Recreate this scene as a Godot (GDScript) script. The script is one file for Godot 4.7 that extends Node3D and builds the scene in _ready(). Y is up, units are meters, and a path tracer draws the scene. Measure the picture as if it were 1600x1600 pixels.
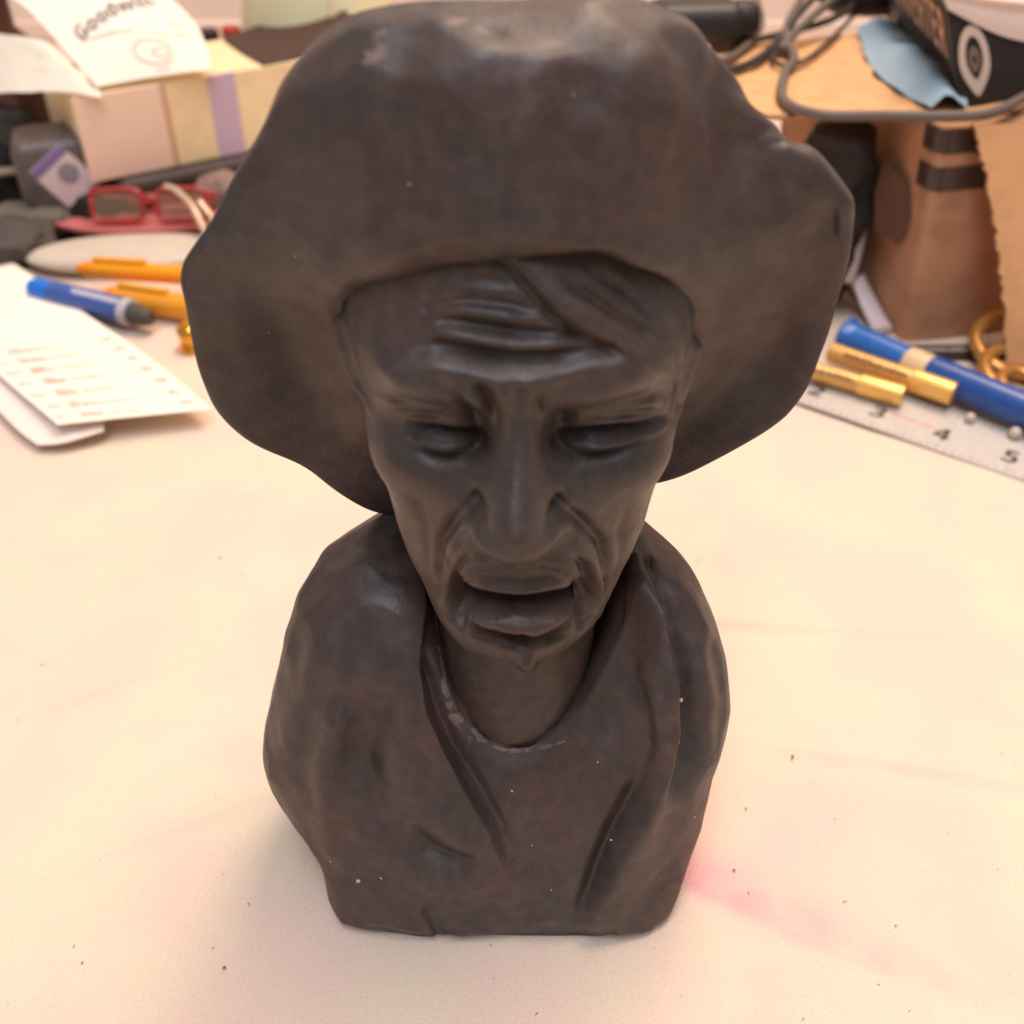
extends Node3D

const S := 0.0011                     # the models below are laid out in units of 1.1 mm

var taken := {}
var tex_cache := {}

# ------------------------------------------------------------------ naming and tagging
func numbered(called: String) -> String:
	var n: int = taken.get(called, 0)
	taken[called] = n + 1
	return called if n == 0 else "%s_%03d" % [called, n]

func tag(o: Node, label := "", category := "", group := "", kind := "") -> void:
	if label: o.set_meta("label", label)
	if category: o.set_meta("category", category)
	if group: o.set_meta("group", group)
	if kind: o.set_meta("kind", kind)

func thing(called: String, label: String, category: String, at := Vector3.ZERO, turn := 0.0, group := "") -> Node3D:
	var o := Node3D.new()
	o.name = numbered(called)
	add_child(o)
	o.position = at * S
	o.rotation.y = turn
	tag(o, label, category, group)
	return o

func part(called: String, mesh: Mesh, mat: Material, parent: Node = self) -> MeshInstance3D:
	var o := MeshInstance3D.new()
	o.mesh = mesh
	o.material_override = mat
	o.name = numbered(called) if parent == self else called
	parent.add_child(o, true)
	return o

func rename_copy(src: Node3D, at: Vector3, turn: float, label := "") -> Node3D:
	var c: Node3D = src.duplicate()
	c.name = numbered(String(src.name).trim_suffix("_001"))
	add_child(c)
	c.position = at * S
	c.rotation.y = turn
	if label: c.set_meta("label", label)
	return c

# ------------------------------------------------------------------ sculpting
# P0: a grid of n rows by m columns (closed round when wrap); returns a smooth ArrayMesh
func grid_normals(p: PackedVector3Array, n: int, m: int, wrap: bool) -> PackedVector3Array:
	var q := PackedVector3Array()
	q.resize(n * m)
	for i in n:
		var i0 := maxi(i - 1, 0) * m
		var i1 := mini(i + 1, n - 1) * m
		for j in m:
			var j0 := (j + m - 1) % m if wrap else maxi(j - 1, 0)
			var j1 := (j + 1) % m if wrap else mini(j + 1, m - 1)
			var v := (p[i * m + j1] - p[i * m + j0]).cross(p[i1 + j] - p[i0 + j])
			q[i * m + j] = v.normalized() if v.length_squared() > 1e-12 else Vector3.UP
	return q

func grid_mesh(p: PackedVector3Array, n: int, m: int, wrap: bool, cols := PackedColorArray(), flip := false) -> ArrayMesh:
	var nr := grid_normals(p, n, m, wrap)
	var pos := PackedVector3Array()
	var nor := PackedVector3Array()
	pos.resize(n * m)
	nor.resize(n * m)
	for k in n * m:
		pos[k] = p[k] * S
		nor[k] = -nr[k] if flip else nr[k]
	var idx := PackedInt32Array()
	var w := m if wrap else m - 1
	idx.resize((n - 1) * w * 6)
	var t := 0
	for i in n - 1:
		for j in w:
			var a := i * m + j
			var b := i * m + (j + 1) % m
			var c := a + m
			var d := b + m
			if flip:
				idx[t] = a; idx[t + 1] = b; idx[t + 2] = c; idx[t + 3] = b; idx[t + 4] = d; idx[t + 5] = c
			else:
				idx[t] = a; idx[t + 1] = c; idx[t + 2] = b; idx[t + 3] = b; idx[t + 4] = c; idx[t + 5] = d
			t += 6
	var arr := []
	arr.resize(Mesh.ARRAY_MAX)
	arr[Mesh.ARRAY_VERTEX] = pos
	arr[Mesh.ARRAY_NORMAL] = nor
	arr[Mesh.ARRAY_INDEX] = idx
	if cols.size() == n * m:
		arr[Mesh.ARRAY_COLOR] = cols
	var am := ArrayMesh.new()
	am.add_surface_from_arrays(Mesh.PRIMITIVE_TRIANGLES, arr)
	return am

# a table of rows sampled at t (0..rows-1) with a Catmull-Rom curve
func row_at(tab: Array, t: float) -> PackedFloat32Array:
	var i := clampi(int(floor(t)), 0, tab.size() - 2)
	var f := t - i
	var a: Array = tab[maxi(i - 1, 0)]
	var b: Array = tab[i]
	var c: Array = tab[i + 1]
	var d: Array = tab[mini(i + 2, tab.size() - 1)]
	var r := PackedFloat32Array()
	r.resize(b.size())
	for k in b.size():
		r[k] = cubic_interpolate(b[k], c[k], a[k], d[k], f)
	return r

func crom(a: Vector3, b: Vector3, c: Vector3, d: Vector3, f: float) -> Vector3:
	return b.cubic_interpolate(c, a, d, f)

# carving: every stroke pushes the surface along dir (or its own normal)
# ["G", [x, y, z, push, width_left, width_right], ...]  a stroke along a line
# ["B", x, y, z, rx, ry, rz, push, roll]                a rounded lump or hollow
func carve(p: PackedVector3Array, q: PackedVector3Array, strokes: Array) -> PackedVector3Array:
	var n := p.size()
	var push := PackedFloat32Array()
	push.resize(n)
	for s in strokes:
		if s[0] == "B":
			var c := Vector3(s[1], s[2], s[3])
			var rx: float = 1.0 / s[4]
			var ry: float = 1.0 / s[5]
			var rz: float = 1.0 / s[6]
			var am: float = s[7]
			var cr := cos(deg_to_rad(s[8]))
			var sr := sin(deg_to_rad(s[8]))
			var far: float = 2.4 * maxf(s[4], maxf(s[5], s[6]))
			far = far * far
			for k in n:
				var v := p[k] - c
				if v.length_squared() > far: continue
				var x := (v.x * cr + v.y * sr) * rx
				var y := (v.y * cr - v.x * sr) * ry
				var z := v.z * rz
				push[k] += am * exp(-(x * x + y * y + z * z))
		else:
			var pts: Array = s.slice(1)
			var lo := Vector3(1e6, 1e6, 1e6)
			var hi := -lo
			var w := 0.0
			var seg := []
			for a in pts:
				var v := Vector3(a[0], a[1], a[2])
				lo = lo.min(v)
				hi = hi.max(v)
				w = maxf(w, maxf(a[4], a[5]))
				seg.append(v)
			lo -= Vector3.ONE * w * 2.3
			hi += Vector3.ONE * w * 2.3
			var last := seg.size() - 2
			for k in n:
				var v := p[k]
				if v.x < lo.x or v.y < lo.y or v.z < lo.z or v.x > hi.x or v.y > hi.y or v.z > hi.z: continue
				var best := 1e9
				var bi := 0
				var bt := 0.0
				var bv := Vector3.ZERO
				for i in seg.size() - 1:
					var a: Vector3 = seg[i]
					var ab: Vector3 = seg[i + 1] - a
					var t := clampf((v - a).dot(ab) / ab.length_squared(), 0.0, 1.0)
					var e := v - (a + ab * t)
					var d := e.length_squared()
					if d < best:
						best = d
						bi = i
						bt = t
						bv = e
				var A: Array = pts[bi]
				var B: Array = pts[bi + 1]
				var ab2: Vector3 = seg[bi + 1] - seg[bi]
				var side := bv.x * -ab2.y + bv.y * ab2.x      # > 0: to the right when the line runs down
				var st := bt * bt * (3.0 - 2.0 * bt)
				var wl: float = lerpf(A[4], B[4], st)
				var wr: float = lerpf(A[5], B[5], st)
				var len2 := ab2.length()
				var u := clampf(side / (len2 * sqrt(best) + 1e-6), -1.0, 1.0)
				# a line that runs down: the right of it (+x) counts wr
				var ww := lerpf(wl, wr, smoothstep(-0.5, 0.5, u))
				push[k] += lerpf(A[3], B[3], st) * exp(-best / (ww * ww))
	var out := PackedVector3Array()
	out.resize(n)
	for k in n:
		out[k] = p[k] + q[k] * push[k]
	return out

func noise(seed_: int, freq: float, oct := 3, kind := FastNoiseLite.TYPE_SIMPLEX_SMOOTH) -> FastNoiseLite:
	var f := FastNoiseLite.new()
	f.seed = seed_
	f.noise_type = kind
	f.frequency = freq
	f.fractal_octaves = oct
	if oct == 1: f.fractal_type = FastNoiseLite.FRACTAL_NONE
	return f

func roughen(p: PackedVector3Array, q: PackedVector3Array, f: FastNoiseLite, am: float) -> PackedVector3Array:
	var out := p.duplicate()
	for k in p.size():
		out[k] = p[k] + q[k] * (f.get_noise_3dv(p[k]) * am)
	return out

# knife work: the surface is cut into flat patches, each a plane through its own middle
func facets(p: PackedVector3Array, q: PackedVector3Array, seed_: int, count: int, amount: float, cap: float, face_keep := 1.0) -> PackedVector3Array:
	var rng := RandomNumberGenerator.new()
	rng.seed = seed_
	var at := PackedVector3Array()
	var nn := PackedVector3Array()
	var tries := 0
	while at.size() < count and tries < count * 60:
		tries += 1
		var k := rng.randi_range(0, p.size() - 1)
		var ok := true
		for a in at:
			if a.distance_squared_to(p[k]) < 30.0:
				ok = false
				break
		if ok:
			at.append(p[k])
			nn.append((q[k] + Vector3(rng.randf_range(-1, 1), rng.randf_range(-1, 1), rng.randf_range(-1, 1)) * 0.03).normalized())
	var out := p.duplicate()
	for k in p.size():
		var v := p[k]
		# neighbouring planes meet in a soft edge: a smooth choice of the one nearest the surface
		var sum := 0.0
		var ws := 1e-6
		for i in at.size():
			var e := at[i] - v
			var d := e.length_squared()
			if d > 169.0: continue
			var facing := nn[i].dot(q[k]) - 0.35
			if facing <= 0.0: continue
			var o := nn[i].dot(e)
			var fall := 1.0 - d / 169.0
			var w := exp(-absf(o) * 2.6) * fall * fall * facing
			sum += o * w
			ws += w
		var off := clampf(sum / ws, -cap, cap) * amount
		var kk := face_keep if v.z > 5.0 and v.y > 80.0 and face_keep < 1.0 else 1.0
		if face_keep > 1.0: kk = lerpf(0.25, 1.0, smoothstep(132.0, 150.0, v.y))   # a hat: the brim is shaved smoother than the crown
		out[k] = v + q[k] * off * kk
	return out

# ------------------------------------------------------------------ the carved bust
# rows of the head, neck first: height, left, right, front, back, middle, roundness
const HEAD := [
	[36, -13.5, 16.0, 11.5, -24, -4, 1.0], [46, -13.5, 16.0, 10.5, -25, -4, 1.0], [56, -13.7, 16.0, 9.5, -26, -5, 1.0],
	[64, -14.2, 16.4, 9.5, -27, -6, 1.0], [69, -14.4, 16.8, 11.0, -28, -6, 1.0], [72.0, -14.9, 17.4, 15.0, -28, -6, 0.98],
	[75.0, -15.5, 18.2, 18.6, -28, -6, 0.96], [79, -16.6, 19.4, 19.6, -29, -6, 0.94], [84, -18.2, 21.0, 18.8, -29, -6, 0.92],
	[90, -20.0, 22.9, 19.6, -30, -6, 0.9], [96, -20.9, 23.9, 19.4, -31, -6, 0.88], [104, -22.2, 25.2, 18.0, -32, -6, 0.86],
	[112, -23.4, 26.2, 16.6, -33, -6, 0.85], [119, -24.3, 27.0, 15.8, -33, -6, 0.84], [126, -25.0, 27.6, 16.4, -33, -6, 0.83],
	[133, -24.6, 27.0, 16.0, -33, -6, 0.88], [139, -22.8, 25.0, 13.6, -33, -6, 0.96], [145, -20.5, 22.6, 10.0, -32, -6, 1.0],
	[152, -17.5, 19.5, 4.0, -28, -6, 1.0], [158, -13, 15, -2, -22, -8, 1.0]]
# rows of the shoulders: front height, left height, right height, back height, left, right, front, back, middle, roundness
const TORSO := [
	[0.0, 0.0, 0.0, 0.0, -35.4, 32.4, 24.6, -22, 0, 0.24], [1.7, 1.7, 1.7, 1.7, -35.7, 32.7, 24.9, -22, 0, 0.24],
	[2.2, 2.2, 2.2, 2.2, -38.2, 34.4, 25.6, -23, 0, 0.28],
	[6, 6, 6, 6, -40.0, 36.4, 25.6, -24, 0, 0.4], [11, 10.5, 12, 12, -42.2, 38.6, 24.8, -26, 0, 0.54],
	[17, 16.0, 20, 20, -45.6, 40.4, 23.4, -28, 0, 0.66], [23, 22.5, 30, 30, -49.8, 42.0, 21.6, -31, -1, 0.74],
	[29, 33, 40, 41, -50.6, 43.4, 19.6, -33, -2, 0.76], [34.5, 49, 49.5, 53, -46.0, 42.0, 17.4, -34, -4, 0.8],
	[38.5, 60, 58.5, 64, -42.8, 39.2, 15.4, -34, -6, 0.84], [41.2, 67.0, 65.5, 71, -39.4, 35.6, 13.6, -33, -8, 0.9],
	[42.8, 71.6, 70.0, 75, -33.0, 30.8, 12.2, -30, -10, 0.94], [43.2, 73.0, 71.0, 76, -26.5, 26.0, 11.2, -27, -10, 1.0],
	[42.6, 70.0, 68.0, 73, -20.0, 21.5, 10.0, -24, -10, 1.0], [40.0, 62.0, 60.0, 66, -15.0, 17.0, 8.0, -22, -9, 1.0], [35.0, 52.0, 50.0, 58, -12, 13, 5, -20, -8, 1.0]]
# the hat, round from the top as one sees it: inner rim on the head, outer lip (x, y, z each), push of the lower, middle and upper third
const HAT := [
	[[0.8, 143.9, 11.2], [0.8, 169.5, 4.5], 4.8, 5.4, 5.0], [[6.7, 144.2, 11.0], [12.0, 169.6, 3.0], 4.7, 5.3, 5.0],
	[[12.4, 142.8, 9.8], [21.5, 166.6, 0.0], 4.5, 5.0, 5.0], [[17.0, 140.2, 8.2], [28.0, 160.0, -4.0], 4.1, 3.9, 3.2],
	[[21.2, 136.6, 5.6], [34.2, 153.6, -4.6], 3.5, 2.4, 0.8], [[24.2, 132.3, 1.8], [40.6, 150.6, -3.6], 2.7, 0.8, -0.4],
	[[26.0, 128.0, -2], [46.9, 144.8, -3.0], 1.9, -0.8, -1.0], [[26.4, 122.9, -6.0], [49.3, 136.0, -4.0], 1.1, -2.0, -1.5],
	[[26.0, 117.1, -10.0], [49.8, 122.8, -6.0], 0.4, -2.8, -1.8], [[25.3, 109.9, -14.0], [47.9, 106.7, -10.0], 0, -3.0, -1.8],
	[[23.3, 101.6, -18.0], [40.3, 95.4, -14.0], 0, -2.4, -1.2], [[17.6, 94.6, -21.0], [28.2, 83.9, -20.0], 0, -1, -0.5],
	[[2.5, 88.9, -24.0], [2.7, 74.4, -32.0], 0, -1, -0.5], [[-14.3, 88.8, -21.0], [-23.5, 74.5, -22.0], 0, -1, -0.5],
	[[-18.2, 94.7, -18.0], [-38.2, 88.3, -17.0], 0, -2.2, -1.2], [[-21.3, 107.4, -15.0], [-48.2, 100.8, -12.0], 0, -3.0, -1.8],
	[[-23.0, 117.1, -11.0], [-51.2, 114.1, -9.0], 0.2, -3.0, -1.8], [[-24.6, 122.9, -7.0], [-50.0, 126.1, -6.0], 0.9, -2.2, -1.5],
	[[-25.0, 128.0, -3.0], [-48.7, 134.0, -4.0], 1.7, -0.8, -1.0], [[-23.0, 133.2, 1.6], [-41.6, 142.8, -3.0], 2.6, 0.8, 0.2],
	[[-18.4, 137.6, 5.6], [-33.4, 153.5, -2.5], 3.4, 2.4, 1.4], [[-13.4, 140.6, 8.4], [-27.0, 162.2, -2.0], 4.0, 3.9, 3.3],
	[[-8.2, 142.8, 10.2], [-18.0, 167.5, 0.5], 4.5, 5.0, 4.8], [[-3.4, 143.8, 11.0], [-8.6, 169.4, 3.5], 4.7, 5.3, 5.0]]

func head_base(n: int, m: int) -> PackedVector3Array:
	var p := PackedVector3Array()
	p.resize(n * m)
	for i in n:
		var r := row_at(HEAD, float(i) / (n - 1) * (HEAD.size() - 1))
		for j in m:
			var u := float(j) / m * 2.0 - 1.0               # -1..1, finest in front
			var a := PI * (0.62 * u + 0.38 * u * u * u)
			var s := sin(a)
			var c := cos(a)
			var e: float = r[6]
			var x: float = (r[2] if s >= 0.0 else -r[1]) * signf(s) * pow(absf(s), e)
			var z: float = r[5] + ((r[3] - r[5]) if c >= 0.0 else (r[5] - r[4])) * signf(c) * pow(absf(c), e)
			p[i * m + j] = Vector3(x, r[0], z)
	return p

func torso_base(n: int, m: int) -> PackedVector3Array:
	var p := PackedVector3Array()
	p.resize(n * m)
	for i in n:
		var r := row_at(TORSO, float(i) / (n - 1) * (TORSO.size() - 1))
		for j in m:
			var u := float(j) / m * 2.0 - 1.0
			var a := PI * (0.65 * u + 0.35 * u * u * u)
			var s := sin(a)
			var c := cos(a)
			var e: float = r[9]
			var x: float = (r[5] if s >= 0.0 else -r[4]) * signf(s) * pow(absf(s), e)
			var z: float = r[8] + ((r[6] - r[8]) if c >= 0.0 else (r[8] - r[7])) * signf(c) * pow(absf(c), e)
			var y: float = (r[0] if c > 0.0 else r[3]) * c * c + (r[2] if s > 0.0 else r[1]) * s * s
			p[i * m + j] = Vector3(x, y, z)
	return p

func hat_base(n: int, m: int) -> PackedVector3Array:
	# profile of each spoke: rim in the head, up the front face, over the lip, back over the crown
	var spokes := []
	for h in HAT:
		var a := Vector3(h[0][0], h[0][1], h[0][2])
		var c := Vector3(h[1][0], h[1][1], h[1][2])
		var f := Vector3(0, 0.12, 1)
		var up := clampf((c.y - 128.0) / 38.0, 0.0, 1.0)        # 1 on top, 0 at the sides and below
		var out := Vector3(c.x - 0.8, c.y - 126.0, 0).normalized()
		var th: float = lerpf(4.0, 9.0, up * up)
		var mid := Vector3(0.5, 135, -20)
		spokes.append([
			a - f * 5.0, a, a.lerp(c, 0.07) + f * h[2] * 0.75, a.lerp(c, 0.2) + f * h[2], a.lerp(c, 0.5) + f * h[3], a.lerp(c, 0.8) + f * h[4],
			c + f * h[4] * 0.35, c + out * lerpf(0.4, 2.4, up) - f * th * 0.5, c - f * th - out * lerpf(0.8, -1.2, up),
			c.lerp(mid, 0.26) - f * lerpf(9.5, 17.0, up) + out * lerpf(0.0, 2.0, up), c.lerp(mid, 0.5) - f * lerpf(13, 26.0, up) + out * 4.0 * (up + 0.5),
			c.lerp(mid, 0.8) - f * 31.0, mid - f * 33.0])
	var k := spokes.size()
	var pn: int = spokes[0].size()
	var p := PackedVector3Array()
	p.resize(n * m)
	var ctl := []
	for j in m:                                                 # spokes between the drawn ones
		var t := float(j) / m * k
		var i := int(t)
		var col := PackedVector3Array()
		for r in pn:
			col.append(crom(spokes[(i + k - 1) % k][r], spokes[i][r], spokes[(i + 1) % k][r], spokes[(i + 2) % k][r], t - i))
		ctl.append(col)
	for i in n:
		var t := float(i) / (n - 1)
		t = t * (pn - 1)
		var b := mini(int(t), pn - 2)
		for j in m:
			var c: PackedVector3Array = ctl[j]
			p[i * m + j] = crom(c[maxi(b - 1, 0)], c[b], c[b + 1], c[mini(b + 2, pn - 1)], t - b)
	return p

# the nose, by height: middle, push, half width
const NOSE := [[128.5, 1.0, 0.0, 4.0], [124, 1.2, 1.0, 3.2], [120, 1.2, 3.4, 3.5], [115, 1.0, 6.2, 4.0], [110.5, 0.7, 8.6, 4.8], [107, 0.5, 10.2, 5.4], [104, 0.5, 9.4, 5.6],
	[101.6, 0.6, 5.6, 5.0], [99.6, 0.8, 1.4, 4.2], [97.5, 0.8, 0.3, 3.4], [95, 0.8, 0, 3]]
# the open mouth: x, upper edge, lower edge
const MOUTH := [[-9.8, 89.2, 87.2], [-8.4, 91.0, 86.8], [-5, 92.2, 88.5], [0.8, 92.4, 89.9], [6, 92.2, 88.8], [10.2, 91.0, 87.0], [11.6, 89.4, 87.4]]

func table_at(tab: Array, v: float, col: int) -> float:
	for i in tab.size() - 1:
		var a: float = tab[i][0]
		var b: float = tab[i + 1][0]
		if (v - a) * (v - b) <= 0.0:
			var f := (v - a) / (b - a)
			return cubic_interpolate(tab[i][col], tab[i + 1][col], tab[maxi(i - 1, 0)][col], tab[mini(i + 2, tab.size() - 1)][col], f)
	return 0.0

func nose_and_mouth(p: PackedVector3Array) -> PackedVector3Array:
	var out := p.duplicate()
	for k in p.size():
		var v := p[k]
		if v.z < 0.0 or v.y < 78.0 or v.y > 129.0: continue
		var z := 0.0
		if v.y > 95.0 and absf(v.x) < 14.0:
			var w := table_at(NOSE, v.y, 3)
			if w > 0.5:
				var d := (v.x - table_at(NOSE, v.y, 1)) / w
				z += table_at(NOSE, v.y, 2) * exp(-pow(absf(d), 2.9))
		if v.y > 84.0 and v.y < 95.0 and v.x > -9.6 and v.x < 11.4:
			var up := table_at(MOUTH, v.x, 1)
			var lo := table_at(MOUTH, v.x, 2)
			z -= 9.0 * smoothstep(-0.2, 0.35, up - v.y) * smoothstep(-0.2, 0.35, v.y - lo)
		out[k].z += z
	return out

const HEAD_COARSE := [
	["B", -12.5, 126.5, 14, 8.5, 3.6, 12, 2.6, -8], ["B", 14.5, 126.5, 14, 8.5, 3.6, 12, 2.6, 10], ["B", 1, 127.5, 17, 4.5, 4, 12, 1.6, 0],
	["B", -10.5, 117.0, 12, 7.0, 4.4, 12, -4.2, -4], ["B", 13.0, 117.0, 12, 7.0, 4.4, 12, -4.2, 6],
	["B", -5.0, 118.5, 14, 2.6, 3.4, 10, -2.6, 0], ["B", 7.2, 118.5, 14, 2.6, 3.4, 10, -2.6, 0],
	["B", -10.8, 116.6, 12, 4.8, 2.7, 12, 2.6, -4], ["B", 13.4, 116.6, 12, 4.8, 2.7, 12, 2.6, 6],
	["B", -17.5, 109, 8, 6.5, 5.5, 12, 2.2, 20], ["B", 20, 109, 8, 6.5, 5.5, 12, 2.2, -20],
	["B", -13.5, 97, 12, 5, 8, 12, -1.8, 10], ["B", 15.8, 97, 12, 5, 8, 12, -1.8, -10],
	["B", 0.9, 95, 19, 9.0, 6, 12, 2.0, 0], ["B", 1.0, 93.6, 20, 6.5, 1.3, 12, 0.7, 0],
	["B", 1.2, 87.3, 20, 7.8, 2.3, 12, 5.6, 0], ["B", 1.2, 82.8, 19, 7.5, 1.5, 12, -2.6, 0], ["B", 1.6, 78.2, 19, 6.0, 3.0, 12, 1.6, 0],
	["B", -5.4, 104.6, 18, 2.6, 2.6, 10, 2.6, 20], ["B", 6.6, 104.6, 18, 2.6, 2.6, 10, 2.6, -20],
	["B", -9.2, 86.5, 14, 1.5, 4.5, 12, -3.4, 0], ["B", 11.4, 86.5, 14, 1.5, 4.5, 12, -3.4, 0]]

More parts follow.
